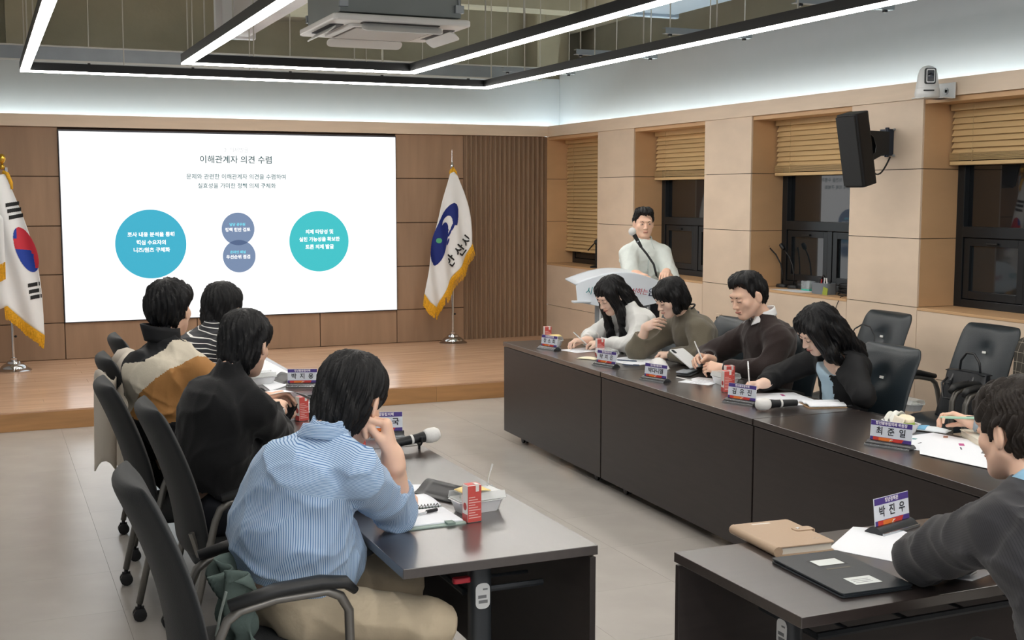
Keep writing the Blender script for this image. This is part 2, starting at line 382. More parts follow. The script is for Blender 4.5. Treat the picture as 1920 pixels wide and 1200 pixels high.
# ---- blinds ----
blm = mat('blind_bamboo', (212, 182, 134), .5, .3, var=.05, vscale=3, stretch=(3, .5, 3), perobj=.05)
cordm = mat('blind_cord', (196, 170, 128), .8)
bl_lab = {0: 'long light wood venetian blind lowered almost to the sill nearest the stage', 1: 'half raised wood venetian blind on the window behind the presenter',
          2: 'half raised wood venetian blind on the window beside the wall speaker', 3: 'half raised wood venetian blind at the right edge below the white camera'}
for n, zb in ((0, 1.145), (1, 1.945), (2, 1.96), (3, 2.005)):
    a, b = WIN[n]; a += .03; b -= .015
    e = empty('venetian_blind', bl_lab.get(n, 'half raised wood venetian blind outside the view'), 'blind', (XR + .26, (a + b) / 2, 2.42), group='wood venetian blinds')
    hw = (b - a) / 2
    MB().box(-.03, .03, -hw, hw, -.035, .01).build('head_rail', blm, e, bevel=.003)
    z = -.06; L = 2.42 - zb; stack = 0 if n == 0 else .085; me = None
    while z > -(L - stack - .005):
        M = Matrix.Translation((0, 0, z)) @ Matrix.Rotation(math.radians(-62), 4, 'Y')
        if me is None:
            s_ = MB(); s_.box(-.026, .026, -hw, hw, -.0014, .0014, Matrix.Rotation(math.radians(-60), 4, 'Y')); o = s_.build('slat', blm, e); me = o.data
        else: o = bpy.data.objects.new('slat', me); C.objects.link(o); o.parent = e
        o.location = (random.uniform(-.002, .002), 0, z); o.rotation_euler = (random.uniform(-.002, .002), random.uniform(-.05, .05), 0); z -= .0425
    if stack:
        for k in range(9):
            o = MB().box(-.027, .027, -hw, hw, 0, .003).build('slat', blm, e); o.location = (random.uniform(-.003, .003), 0, -L + .035 + k * .0062)
    MB().box(-.028, .028, -hw, hw, -L, -L + .028).build('bottom_rail', blm, e, bevel=.006)
    for yy in (-hw + .22, hw - .22):
        MB().tube([(-.031, yy, 0), (-.031, yy, -L + .02)], .0016, 5).build('ladder_cord', cordm, e)
        if stack: MB().tube([(-.033, yy + .012 * math.sin(q * 2.1), -L + .12 - q * .012) for q in range(9)], .002, 5).build('cord_loop', cordm, e)
# ---- ring lights ----
led = mat('ring_led', (255, 255, 255), .5, emit=(255, 250, 244), es=RING_E)
prof = mat('black_profile', (26, 28, 30), .45, .4)
rodm = mat('white_rod', (196, 194, 184), .6)
def ring(label, x0, x1, yf, z, rods):
    e = empty('linear_ceiling_light', label, 'light', ((x0 + x1) / 2, yf, z), group=None)
    P = .075; pts = [(x0, -2.6), (x0, yf), (x1, yf), (x1, -2.6)]
    def seg(a, b, c, d):
        MB().box(a, b, c, d, z + .012, z + .08).build('profile', prof, e, world=True)
        k = .004
        MB().box(a + k, b - k, c + k, d - k, z, z + .012).build('diffuser', led, e, world=True)
    seg(x0, x0 + P, -2.6, yf - P); seg(x1 - P, x1, -2.6, yf - P)
    seg(x0, x1, yf - P, yf)
    for (xx, yy) in rods:
        q = MB().tube([(xx, yy, z + .08), (xx + .004, yy + .003, 4.1)], .0055, 5).build('suspension_rod', rodm, e, world=True)
    return e
ring('outer black suspended U shaped ceiling light with a long white strip', .35, 4.66, 11.38, 2.84,
     [(.39, 11.3), (.39, 10.6), (.39, 9.4), (1.2, 11.34), (2.3, 11.34), (3.4, 11.34), (4.62, 11.2), (4.62, 10.4), (4.62, 9.0), (4.62, 8.2), (4.62, 7.2), (4.62, 6.3)])
ring('inner black suspended U shaped ceiling light nested in the larger one', 1.52, 3.5, 10.22, 2.84,
     [(1.56, 10.1), (1.56, 9.3), (2.1, 10.18), (2.95, 10.18), (3.2, 10.18), (3.46, 9.9), (3.46, 8.5), (3.46, 7.8), (1.56, 8.2)])
# strut channels
for i, (x0, x1, y, lab) in enumerate([(-1.2, 5.50, 11.95, 'long grey steel channel hung in front of the white wall above the outer light'), (4.75, 5.53, 11.2, 'short steel channel poking past the outer light nearest the room corner'),
                    (4.75, 5.55, 9.6, 'short steel channel past the outer light above the second pillar'), (4.75, 5.52, 8.1, 'short steel channel past the outer light above the window beside the speaker'), (4.75, 5.53, 6.5, 'short steel channel past the outer light nearest the right edge')]):
    e = empty('steel_channel', lab, 'channel', ((x0 + x1) / 2, y, 3.0), group='steel channels above the lights')
    h = .13 if i == 0 else .045
    MB().box(x0, x1, y - .003, y, 3.0, 3.0 + h).box(x0, x1, y, y + .05, 3.0, 3.005).box(x0, x1, y, y + .05, 3.0 + h - .005, 3.0 + h).build('channel', steel, e, world=True)
    if i == 0: MB().box(x0, x1, y - .02, y, 2.994, 3.01).box(x0, x1, y - .02, y, 2.995 + h, 3.008 + h).build('flange', mat('flange', (190, 192, 188), .5), e, world=True)
    for xx in ([x0 + .3 + k * .93 for k in range(8)] if i == 0 else [x0 + .05, x0 + .4, x1 - .06]):
        if xx < x1: MB().tube([(xx, y + .02, 3.0 - .02), (xx + .01, y + .02, 4.1)], .005, 5).build('threaded_rod', rodm, e, world=True); MB().box(xx - .012, xx + .012, y + .008, y + .032, 2.985, 2.999).build('nut', blackm, e, world=True)
# ---- ceiling cassette air conditioner ----
ac = empty('ceiling_air_conditioner', 'white square cassette air conditioner hanging between the black ceiling lights', 'air conditioner', (2.6, 8.27, 2.92))
wpl = mat('white_plastic', (222, 222, 220), .4, .5); gpl = mat('grille_plastic', (232, 230, 226), .5); gsh = mat('grey_sheet', (124, 130, 130), .5, .5, metal=.3, var=.08, vscale=2)
MB().box(-.42, .42, -.42, .42, .06, .44).build('casing', gsh, ac, bevel=.005)
MB().prism([(-.475, -.45), (-.45, -.475), (.45, -.475), (.475, -.45), (.475, .45), (.45, .475), (-.45, .475), (-.475, .45)], .0, .045).build('fascia', wpl, ac, bevel=.012)
MB().rbox(-.33, .33, -.33, .33, -.018, .001, .03).build('intake_frame', wpl, ac, bevel=.006)
for k in range(20): MB().box(-.27, .27, -.272 + k * .028, -.272 + k * .028 + .014, -.024, -.017).build('louvre', gpl, ac)
MB().box(-.285, .285, -.285, .285, -.0195, -.018).build('filter', mat('filter_grey', (96, 92, 88), .8), ac)
for k in range(4):
    R_ = Matrix.Rotation(k * math.pi / 2, 4, 'Z')
    MB().rbox(-.27, .27, .345, .44, -.003, .002, .03, M=R_).build('outlet_slot', mat('slot_black', (16, 17, 19), .6), ac)
    f = MB().rbox(-.28, .28, .0, .085, -.004, .004, .035, M=R_ @ Matrix.Translation((0, .40, -.008)) @ Matrix.Rotation(math.radians(-38), 4, 'X')).build('flap', wpl, ac, bevel=.002)
for sx in (-.4, .4):
    for sy in (-.43, .43): MB().tube([(sx, sy, .1), (sx, sy, 1.17)], .006, 6).box(sx - .03, sx + .03, sy - .02, sy + .02, .09, .14).build('hanging_rod', steel, ac)
MB().tube([(-.3 + .05 * math.cos(a * .5), -.43, .36 + .05 * math.sin(a * .5)) for a in range(13)], .003, 5).build('hook_ring', blackm, ac)
# white duct box and pipes near the ceiling
d = empty('ceiling_duct', 'white boxed duct running under the concrete at the left of the air conditioner', 'duct', (2.3, 10.5, 3.3))
MB().box(-.13, .13, -9, 1.5, 0, .42).box(-.19, .19, 1.45, 1.55, -.02, .46).build('duct_box', mat('duct_white', (206, 206, 208), .5), d, bevel=.01)
d = empty('ceiling_duct', 'blue grey metal duct high above the outer light at the upper right', 'duct', (5.6, 7.6, 3.42))
MB().box(-.25, .25, -4, 2.3, 0, .3).box(-.29, .29, 2.2, 2.26, -.03, .33).build('duct_box', mat('duct_grey', (165, 180, 195), .4, metal=.4), d, bevel=.01)
# ---- wall speaker ----
sp_ = empty('wall_speaker', 'black column loudspeaker tilted on a bracket on the third timber pillar', 'speaker', (XR, 7.13, 2.1))
spm = mat('speaker_black', (20, 21, 23), .55, .4, bump=.06, bscale=200)
b_ = MB(); Mt = Matrix.Translation((-.335, -.05, .02)) @ Matrix.Rotation(math.radians(12), 4, 'Z') @ Matrix.Rotation(math.radians(-13), 4, 'Y')
b_.rbox(-.08, .08, -.09, .09, -.26, .26, .03, M=Mt); b_.build('cabinet', spm, sp_, bevel=.006)
MB().rbox(-.086, -.075, -.082, .082, -.245, .245, .004, M=Mt).build('front_grille', mat('speaker_mesh', (30, 32, 34), .7, bump=.3, bscale=400), sp_)
MB().box(-.05, -.005, -.05, .05, -.02, .17).tube([(-.05, -.03, -.03), (-.05, -.03, .18)], .016, 10).build('wall_plate', mat('bracket_blue_black', (44, 52, 66), .3, metal=.4), sp_, bevel=.003)
arm = MB()
for yy in (-.05, .03):
    Ma = frame((0, yy, 0), (1, 0, 0), (0, 0, 1))
    arm.prism([(-.05, .15), (-.05, -.015), (-.10, -.015), (-.20, -.06), (-.235, -.09), (-.25, -.05), (-.17, .0), (-.165, .05), (-.19, .11), (-.25, .155)], 0, .006, Ma)
arm.build('bracket_arm', blackm, sp_)
for zz in (-.02, .165):
    MB().lathe([(.008, 0), (.008, .015)], 8, Matrix.Translation((-.02, -.062, zz)) @ Matrix.Rotation(math.pi / 2, 4, 'X')).build('bolt', steel, sp_)
MB().tube([(-.235 + .21 * t, -.04, -.06 - .11 * math.sin(math.pi * t) + .03 * t) for t in [i / 12 for i in range(13)]], .006, 6).build('cable', blackm, sp_, smooth=True)
# ---- ptz camera ----
pc = empty('conference_camera', 'white pan tilt camera with black lens on a bracket at the timber band', 'camera', (5.88, 6.56, 2.45))
wcam = mat('camera_white', (218, 220, 220), .3, .5)
MB().lathe([(.075, 0), (.082, .012), (.082, .03), (.078, .06), (.06, .075)], 24).build('base', wcam, pc, smooth='auto')
MB().lathe([(.078, .062), (.074, .09), (.066, .15), (.055, .185), (.034, .205), (.01, .212)], 24, Matrix.Diagonal((1, .95, 1, 1))).build('head_shell', wcam, pc, smooth='auto')
Mc = frame((-.03, -.055, .135), (.88, -.48, 0), (0, 0, 1))
MB().rbox(-.036, .036, -.05, .055, -.005, .018, .012, M=Mc).build('lens_surround', blackm, pc, bevel=.002)
MB().rbox(-.028, .028, -.042, .048, .016, .021, .01, M=Mc).build('lens_frame', wcam, pc)
MB().rbox(-.022, .022, -.034, .04, .02, .0225, .006, M=Mc).build('lens_window', mat('gloss_black', (8, 8, 10), .08, .6), pc)
MB().lathe([(.018, 0), (.018, .004), (.006, .006)], 16, Mc @ Matrix.Translation((0, .004, .022))).build('lens', mat('lens_blue', (16, 20, 34), .05, .8), pc)
MB().rbox(-.04, .03, -.004, .004, 0, .006, .003, M=frame((-.045, -.072, .042), (.88, -.48, 0), (0, 0, 1))).build('sensor_strip', blackm, pc)
MB().box(-.08, .17, -.06, .06, -.006, .0).box(.138, .145, -.11, .05, -.006, .10).box(.05, .14, -.10, .05, -.006, .0).build('bracket', wcam, pc, bevel=.002)
MB().lathe([(.022, 0), (.022, .004), (.012, .004), (.012, 0)], 16, Matrix.Translation((.137, -.03, .045)) @ Matrix.Rotation(-math.pi / 2, 4, 'Y')).build('grommet', steel, pc)

# ---- flags ----
chrome = mat('chrome', (205, 206, 208), .12, .5, metal=1.0)
goldf = mat('gold_fringe', (224, 170, 44), .7, .3, var=.18, vscale=60, bump=.4, bscale=150)
goldm = mat('gold_metal', (214, 170, 70), .25, .5, metal=.9)
flagw = mat('flag_white', (232, 236, 238), .75, .2, var=.015)
def stand(e, zt, ox=0):
    M = Matrix.Translation((ox, 0, 0))
    MB().lathe([(.155, 0), (.158, .012), (.13, .03), (.118, .034), (.112, .05), (.085, .072), (.066, .078), (.06, .098), (.028, .11), (.03, .13), (.014, .134)], 28, M).build('base', chrome, e, smooth='auto')
    MB().lathe([(.0145, .12), (.0145, zt)], 12, M).build('pole', chrome, e, smooth='auto')
    MB().ball((ox + .026, 0, .33), .012, 8, 6).tube([(ox, 0, .33), (ox + .03, 0, .33)], .007, 6).build('clamp_knob', blackm, e)
def cloth(e, N, B, bow, fold, m, y0=-.06, name='flag_cloth', nu=46, nv=40):
    def ev(P, u):
        for i in range(len(P) - 1):
            if u <= P[i + 1][0] + 1e-9:
                t = (u - P[i][0]) / (P[i + 1][0] - P[i][0]); return P[i][1] + (P[i + 1][1] - P[i][1]) * t, P[i][2] + (P[i + 1][2] - P[i][2]) * t
    def fn(u, v):
        nx, nz = ev(N, u); bx, bz = ev(B, u); x = nx + (bx - nx) * v + bow(u) * math.sin(math.pi * v); z = nz + (bz - nz) * v
        return (x, y0 + fold(x, z), z)
    MB().sheet(fn, nu, nv, .003).build(name, m, e, smooth=True)
    return fn, (lambda u: ev(B, u))
def decal(e, name, shape, x0, x1, z0, z1, cell, yf, m, off=.005):
    s = MB(); idx = {}
    nx = int((x1 - x0) / cell); nz = int((z1 - z0) / cell)
    def vid(i, j):
        if (i, j) not in idx:
            x = x0 + i * cell; z = z0 + j * cell; idx[(i, j)] = len(s.v); s.v.append((x, yf(x, z) - off, z))
        return idx[(i, j)]
    for i in range(nx):
        for j in range(nz):
            if shape(x0 + (i + .5) * cell, z0 + (j + .5) * cell): s.f.append((vid(i, j), vid(i + 1, j), vid(i + 1, j + 1), vid(i, j + 1))); s.mi.append(0)
    if s.f: return s.build(name, m, e, smooth=True)
def fringe(e, Bf, us, dirs, L, yf, y0=-.06):
    s = MB(); n = len(us)
    for k, u in enumerate(us):
        x, z = Bf(u); dx, dz = dirs(u); q = random.uniform(.92, 1.06)
        P = [(x, y0 + yf(x, z) - .004, z + .006), (x + dx * L * .5, y0 + yf(x, z) - .008 + random.uniform(-.003, .003), z + dz * L * .5), (x + dx * L * q, y0 + yf(x, z) - .004, z + dz * L * q)]
        s.tube(P, [.004, .0048, .0038], 5)
    s.build('fringe_tassels', goldf, e)
    s2 = MB()
    def fn(a, v):
        u = us[0] + (us[-1] - us[0]) * a; x, z = Bf(u); dx, dz = dirs(u); return (x + dx * L * .5 * v, y0 + yf(x, z) - .004, z + dz * L * .5 * v)
    s2.sheet(fn, 40, 3, .006).build('fringe_band', goldf, e, smooth=True)
# right (city) flag
fx, fy = 4.77, 12.70
e = empty('city_flag', 'white flag with blue swirl emblem and gold fringe on a chrome stand', 'flag', (fx, fy, .15), group=None)
stand(e, 1.93)
MB().lathe([(.012, 1.93), (.02, 1.95), (.02, 1.975), (.010, 1.99), (.006, 2.03), (.003, 2.14)], 10).build('spear_tip', chrome, e, smooth='auto')
MB().ball((0, -.02, 1.89), (.04, .035, .05), 10, 8).tube([(0, -.03, 1.95), (.03, -.05, 1.9), (.045, -.05, 1.83), (.05, -.05, 1.80)], .007, 6).tube([(0, -.03, 1.95), (-.03, -.05, 1.9), (-.05, -.05, 1.82)], .007, 6).build('gold_cord_knot', goldf, e, smooth=True)
fold = lambda x, z: .022 * math.sin((x + (z - 1.8) * .12) * 34) * min(1, max(0, (1.9 - z)))
N = [(0, -.045, 1.88), (.5, 0, 1.90), (1, .04, 1.86)]
B = [(0, -.345, .56), (.15, -.29, .47), (.32, -.215, .41), (.45, -.14, .52), (.62, -.06, .70), (.8, .08, .86), (1, .205, 1.10)]
fn, Bf = cloth(e, N, B, lambda u: -.035 + .09 * u, fold, flagw)
def dirs(u): return (-.12, -.99) if u < .3 else ((.25, -.97) if u > .5 else (.0, -1))
fringe(e, Bf, [i / 75 for i in range(76)], dirs, .125, fold)
yf = lambda x, z: -.06 + fold(x, z)
navy = mat('emblem_navy', (8, 36, 118), .7); green = mat('emblem_green', (84, 172, 124), .7)
def PX(u, v): return (4.586 + (u - 816) * .0063 - fx, 1.302 - (v - 450) * .00582 - .15)
def unp(x, z): return ((x + fx - 4.586) / .0063 + 816, (1.302 - z - .15) / .00582 + 450)
def inell(u, v, cu, cv, a, b, th):
    t = math.radians(th); du, dv = u - cu, v - cv; p = du * math.cos(t) + dv * math.sin(t); q = -du * math.sin(t) + dv * math.cos(t)
    return (p / a) ** 2 + (q / b) ** 2 < 1
def swirl(x, z):
    u, v = unp(x, z)
    inner = inell(u, v, 819.5, 457, 42, 11.3, -75.3)
    cut = inell(u, v, 824.5, 449, 46.5, 13.6, -75.3) and u > 821 - (v - 425) * .27
    big = inell(u, v, 827, 437, 60, 18, -70.7) and not (v > 422 and u > 838 - (v - 422) * .2)
    return inner or (big and not cut)
decal(e, 'emblem_swirl', swirl, -.30, .06, .78, 1.62, .004, yf, navy)
def drips(x, z):
    u, v = unp(x, z); return any(inell(u, v, *q) for q in ((842, 424, 9, 2.2, -70), (837, 436, 8, 1.8, -70), (834, 453, 7, 1.7, -72), (845, 405, 8, 3, -75)))
decal(e, 'emblem_drips', drips, -.30, .08, .78, 1.62, .003, yf, navy, .006)
decal(e, 'emblem_dot', lambda x, z: inell(*unp(x, z), 816, 450.5, 4.8, 4.8, 0), -.30, .06, .9, 1.4, .003, yf, green, .009)
ink = mat('ink_black', (22, 26, 30), .7)
for ch, (u, v), sz in (('안', (839, 490), .14), ('산', (855.5, 470), .135), ('시', (869, 452), .12)):
    x, z = PX(u, v); M = frame((x, yf(x, z) - .016, z), (.62, 0, .78), (-.62, 0, .78) if False else (-.55, 0, .84))
    text('flag_letter', ch, sz, ink, e, M, bold=.003)
# left (national) flag
fx2, fy2 = .215, 12.30
e = empty('national_flag', 'white national flag with red and blue circle and gold fringe at the left edge', 'flag', (fx2, fy2, .15))
stand(e, 1.9, ox=.01)
MB().ball((-.02, 0, 1.98), (.033, .033, .045), 14, 10).lathe([(.016, 1.88), (.024, 1.9), (.012, 1.94)], 12, Matrix.Translation((-.02, 0, 0))).build('finial', goldm, e, smooth=True)
MB().tube([(-.015, -.03, 1.86), (.02, -.05, 1.84), (.05, -.05, 1.76), (.055, -.05, 1.70)], [.016, .018, .016, .01], 7).tube([(-.015, -.03, 1.86), (-.03, -.05, 1.7), (-.02, -.06, 1.5)], .008, 6).build('gold_cord_knot', goldf, e, smooth=True)
fold2 = lambda x, z: .018 * math.sin((x + (z - 1.6) * .22) * 30)
N = [(0, -.16, 1.70), (.35, -.06, 1.83), (1, .0, 1.84)]
B = [(0, -.20, .55), (.25, -.03, .62), (.6, .12, .46), (1, .285, .33)]
fn2, Bf2 = cloth(e, N, B, lambda u: .02 + .07 * u, fold2, flagw)
fringe(e, Bf2, [.22 + .78 * i / 60 for i in range(61)], lambda u: (.06, -1) if u < .9 else (-.1, -1), .12, fold2)
yf2 = lambda x, z: -.06 + fold2(x, z)
un2 = lambda x, z: ((x + fx2 - .185) / .004, (3.62 - (z + .15)) / .005)
blk = mat('flag_black', (24, 26, 28), .7); fred = mat('flag_red', (196, 44, 62), .7); fblu = mat('flag_blue', (20, 60, 158), .7)
def bars(rows):
    def f(x, z):
        u, v = un2(x, z)
        for (u0, v0, u1, v1, h, gap) in rows:
            if u0 <= u <= u1:
                vv = v0 + (v1 - v0) * (u - u0) / (u1 - u0)
                if vv <= v <= vv + h and not (gap and gap[0] < u < gap[1]): return True
        return False
    return f
decal(e, 'trigram', bars([(6, 380, 35, 376, 7, None), (9, 391, 39, 387, 7, None), (12, 403, 43, 398, 7, None)]), -.03, .3, .8, 1.75, .003, yf2, blk)
decal(e, 'trigram', bars([(47, 529, 73, 526, 7, (68, 70.5)), (49, 541, 74, 538, 7, (71, 73)), (51, 552, 76, 549, 7, (72, 73.5))]), .0, .4, .5, 1.1, .0025, yf2, blk)
def tg(x, z, red):
    u, v = un2(x, z)
    if not inell(u, v, 46, 466, 45, 21, 66): return False
    r = (v < 466 + (6 if u > 58 else 0) + (u - 46) * .1 and not (u < 27 and v < 445)) or (u > 62 and v < 500 and u > 60 + (v - 466) * .15)
    return r if red else not r
decal(e, 'emblem_red_half', lambda x, z: tg(x, z, True), -.03, .36, .85, 1.5, .0035, yf2, fred)
decal(e, 'emblem_blue_half', lambda x, z: tg(x, z, False), -.03, .36, .85, 1.5, .0035, yf2, fblu)
# folded-over fringe corner at the left
s = MB()
for i in range(22):
    x = -.19 + i * .0075; s.tube([(x, -.10, .95 + i * .004), (x - .002, -.105, .87 + i * .003), (x - .003, -.10, .79 + i * .004)], .0045, 5)
s.build('folded_fringe', goldf, e)
MB().sheet(lambda u, v: (-.2 + .17 * u, -.092 - .01 * math.sin(u * 9), .80 + .085 * u + v * (.85 - .3 * u)), 14, 14, .003).build('flag_fold', flagw, e, smooth=True)
# ================= TABLES =================
wenge = mat('wenge_laminate', (50, 43, 41), .30, .6, coat=1, var=.12, vscale=3, stretch=(14, 1.5, 14))
wengep = mat('wenge_panel', (44, 38, 37), .42, .45, var=.12, vscale=3, stretch=(14, 1.5, 14))
edgem = mat('table_edge_band', (50, 42, 36), .45, .4)
colm = mat('dark_grey_tube', (48, 52, 56), .4, .5, metal=.2)
redp = mat('red_plastic', (196, 48, 60), .4, .5)
labm = mat('label_white', (214, 216, 216), .5)
lab2 = mat('label_print', (120, 122, 124), .6)
rubber = mat('castor_black', (18, 18, 20), .5, .5)
def castor(e, x, y, r=.027, name='castor'):
    s = MB()
    for dx in (-.014, .014):
        s.lathe([(r * .5, -.009), (r, -.007), (r, .007), (r * .5, .009)], 14, Matrix.Translation((x + dx, y, r)) @ Matrix.Rotation(math.pi / 2, 4, 'Y'))
    s.box(x - .005, x + .005, y - .018, y + .018, r * .6, r * 2 + .006)
    s.tube([(x, y, r * 1.6), (x, y, r * 2 + .03)], .009, 8)
    return s.build(name, rubber, e, smooth='auto')
# local table: user side at -X, modesty panel at +X, length along Y (-L/2..L/2), origin floor centre
def table(label, loc, rz, L, W=.63, H=.725):
    e = empty('conference_table', label, 'table', loc, rz, group='dark wood conference tables')
    h = L / 2; w2 = W / 2
    MB().box(-w2, w2, -h + .002, h - .002, H - .030, H).build('tabletop', wenge, e, bevel=.0015)
    MB().box(w2 - .026, w2 - .006, -h + .004, h - .004, .065, H - .037).build('modesty_panel', wengep, e, bevel=.001)
    for sy in (-1, 1):
        y = sy * (h - .20)
        lg = MB().rbox(-.035, .035, y - .028, y + .028, .09, H - .04, .02).build('leg', colm, e, smooth='auto')
        MB().box(-.25, .25, y - .022, y + .022, H - .05, H - .03).build('top_bracket', colm, e, bevel=.003)
        MB().box(-.27, .27, y - .03, y + .03, .06, .09).build('foot_beam', colm, e, bevel=.004)
        castor(e, -.25, y); castor(e, .22, y)
        MB().rbox(-.09, -.03, y - .013, y + .013, H - .13, H - .112, .01, M=Matrix.Translation((0, 0, 0))).build('release_lever', redp, e, bevel=.004)
        s = MB(); s.cur = 0
        yy = y - .0285 if sy < 0 else y + .0285
        Ml = frame((0, yy, H - .165), (1, 0, 0) if sy < 0 else (-1, 0, 0), (0, 0, 1))
        s.rbox(-.024, .024, -.048, .034, -.0006, .0006, .018, M=Ml).build('sticker', labm, e)
        MB().add([], [], None).box(-.014, .016, -.03, -.02, .0007, .0012, M=Ml).box(-.016, .012, -.014, -.004, .0007, .0012, M=Ml).box(.0, .016, .012, .017, .0007, .0012, M=Ml).build('sticker_print', lab2, e)
    # under shelf basket
    s = MB(); z = H - .19
    s.tube([(w2 - .06, -h + .28, z), (-.02, -h + .28, z), (-.02, h - .28, z), (w2 - .06, h - .28, z)], .011, 6)
    for k in range(5): yy = -h + .4 + k * (L - .8) / 4; s.tube([(w2 - .06, yy, z), (-.02, yy, z)], .006, 6)
    s.build('shelf_rail', colm, e)
    return e
left_t = [table('dark conference table at the front of the left row holding the red juice carton', (1.39, 4.10, 0), 0, 1.65),
          table('dark conference table in the middle of the left row', (1.39, 5.755, 0), 0, 1.65),
          table('dark conference table at the far end of the left row near the stage', (1.39, 7.41, 0), 0, 1.65)]
rr = math.atan(.033)
def rpos(y, off=0): return (3.43 + (y - 6.57) * .033 + .315 + off, y, 0)
right_t = [table('dark conference table at the far end of the right row beside the stage', rpos(7.395), math.pi - rr, 1.65),
           table('dark conference table in the middle of the right row', rpos(5.72), math.pi - rr, 1.69),
           table('dark conference table at the near end of the right row with the light wood glow', rpos(4.045), math.pi - rr, 1.65)]
table('dark conference table in the lower right corner with the tan planner on it', (2.72, 2.805, 0), math.radians(90), 1.68)
table('dark conference table at the right edge behind the man in the suit', (4.42, 2.805, 0), math.radians(90), 1.68)

# ================= CHAIRS =================
leather = mat('black_leather', (32, 41, 47), .36, .4, bump=.06, bscale=120, var=.05, vscale=6)
fabric = mat('charcoal_fabric', (24, 27, 29), .75, .3, bump=.15, bscale=300, sheen=.1)
tubem = mat('grey_tube_metal', (112, 110, 106), .35, .5, metal=.6)
padm = mat('armrest_black', (26, 28, 30), .45, .45)
def chair_back(e, m, th=.09):
    # S-curved padded back with forward wings and rounded corners
    nu, nv = 16, 24; s = MB(); F = []; Bk = []
    for j in range(nv + 1):
        t = j / nv; z = .40 + .60 * t
        yc = -.215 - .02 * math.sin(t * math.pi) * -1 - .165 * t ** 1.35
        hw = .25 - .016 * t - (.028 * max(0, (t - .90) / .10) ** 2) - (.03 * max(0, (.12 - t) / .12) ** 2)
        rowF = []; rowB = []
        for i in range(nu + 1):
            a = -1 + 2 * i / nu; x = hw * math.sin(a * math.pi / 2) ** 1 if False else hw * a
            edge = (1 - min(1, abs(a)) ** 4) * (1 - max(0, (t - .93) / .07) ** 2 * .6) * (1 - max(0, (.08 - t) / .08) ** 2 * .7)
            yw = yc + .035 * a * a
            dimple = -.030 * math.exp(-((a / .26) ** 2 + ((t - .72) / .10) ** 2))
            h = th / 2 * max(.12, edge) 
            rowF.append((x, yw + h + dimple * (edge > .3), z)); rowB.append((x, yw - h, z))
        F.append(rowF); Bk.append(rowB)
    W = nu + 1; vs = [p for r in F for p in r] + [p for r in Bk for p in r]; n = W * (nv + 1); fs = []
    for j in range(nv):
        for i in range(nu):
            a = j * W + i; fs.append((a, a + W, a + W + 1, a + 1)); fs.append((a + n, a + 1 + n, a + W + 1 + n, a + W + n))
        a = j * W; fs.append((a, a + n, a + W + n, a + W)); a = j * W + nu; fs.append((a, a + W, a + W + n, a + n))
    for i in range(nu):
        fs.append((i, i + 1, i + 1 + n, i + n)); a = nv * W + i; fs.append((a, a + n, a + 1 + n, a + 1))
    s.add(vs, fs); return s.build('backrest', m, e, smooth=True, sub=1)
def make_chair(label, loc, rz, kind='leather'):
    m = leather if kind == 'leather' else fabric
    e = empty('office_chair', label, 'chair', loc, rz, group='padded office chairs')
    bk = chair_back(e, m)
    if kind == 'leather':
        MB().box(-.014, .014, -.0, .004, -.007, .007, M=Matrix.Translation((.0, -.274, .832)) @ Matrix.Rotation(math.radians(14), 4, 'X')).build('white_tag', mat('tag_white', (225, 226, 222), .5), bk)
    else:
        s = MB(); pts = []
        for i in range(15):
            a = -1 + 2 * i / 14; pts.append((.205 * a, -.41 + .035 * a * a - .012, .97 - .02 * a * a))
        pass
    s = MB(); nu = 10; nv = 10
    def seat(u, v, top):
        a = -1 + 2 * u; b = -1 + 2 * v
        ed = (1 - abs(a) ** 5) * (1 - abs(b) ** 5); x = .235 * a * (1 - .06 * max(0, b)); y = .235 * b
        return (x, y, (.405 + .06 * max(.05, ed) ** .5 - .012 * max(0, b) ** 3) if top else .395)
    tp = [seat(i / nu, j / nv, 1) for j in range(nv + 1) for i in range(nu + 1)]; bt = [seat(i / nu, j / nv, 0) for j in range(nv + 1) for i in range(nu + 1)]
    W = nu + 1; n = len(tp); fs = []
    for j in range(nv):
        for i in range(nu):
            a = j * W + i; fs.append((a, a + 1, a + W + 1, a + W)); fs.append((a + n, a + W + n, a + W + 1 + n, a + 1 + n))
        a = j * W; fs.append((a, a + W, a + W + n, a + n)); a = j * W + nu; fs.append((a, a + n, a + W + n, a + W))
    for i in range(nu):
        fs.append((i, i + n, i + 1 + n, i + 1)); a = nv * W + i; fs.append((a, a + 1, a + 1 + n, a + n))
    s.add(tp + bt, fs).build('seat', m, e, smooth=True, sub=1)
    for sx in (-1, 1):
        x = sx * .262
        arc = [(x, .215, .075), (x, .22, .35), (x, .215, .60), (x, .19, .645), (x, .15, .665), (x, .0, .66), (x, -.10, .64), (x, -.135, .615), (x, -.155, .57), (x, -.20, .38), (x, -.27, .075)]
        MB().tube(arc, .0145, 8, flat=1.25).build('side_frame', tubem, e, smooth=True)
        MB().tube([(x, .235, .655), (x, .205, .684), (x, .13, .694), (x, 0, .686), (x, -.13, .658)], [.017, .026, .028, .028, .022], 10, flat=.72).build('armrest', padm, e, smooth=True)
        for (yy) in (.215, -.27): castor(e, x, yy, .028)
        MB().box(min(x, x - sx * .05), max(x, x - sx * .05), -.05, .05, .375, .395).build('seat_bracket', tubem, e, bevel=.003)
    MB().tube([(-.25, 0, .385), (.25, 0, .385)], .012, 8).tube([(-.2, -.2, .40), (-.2, -.235, .52)], .012, 8).tube([(.2, -.2, .40), (.2, -.235, .52)], .012, 8).build('cross_bar', tubem, e)
    return e
HP = math.pi / 2
chA = make_chair('charcoal office chair holding the man in the blue striped shirt', (.72, 3.62, 0), -HP, 'fabric')
chB = make_chair('charcoal office chair holding the man in the black sweater', (.92, 4.86, 0), -HP, 'fabric')
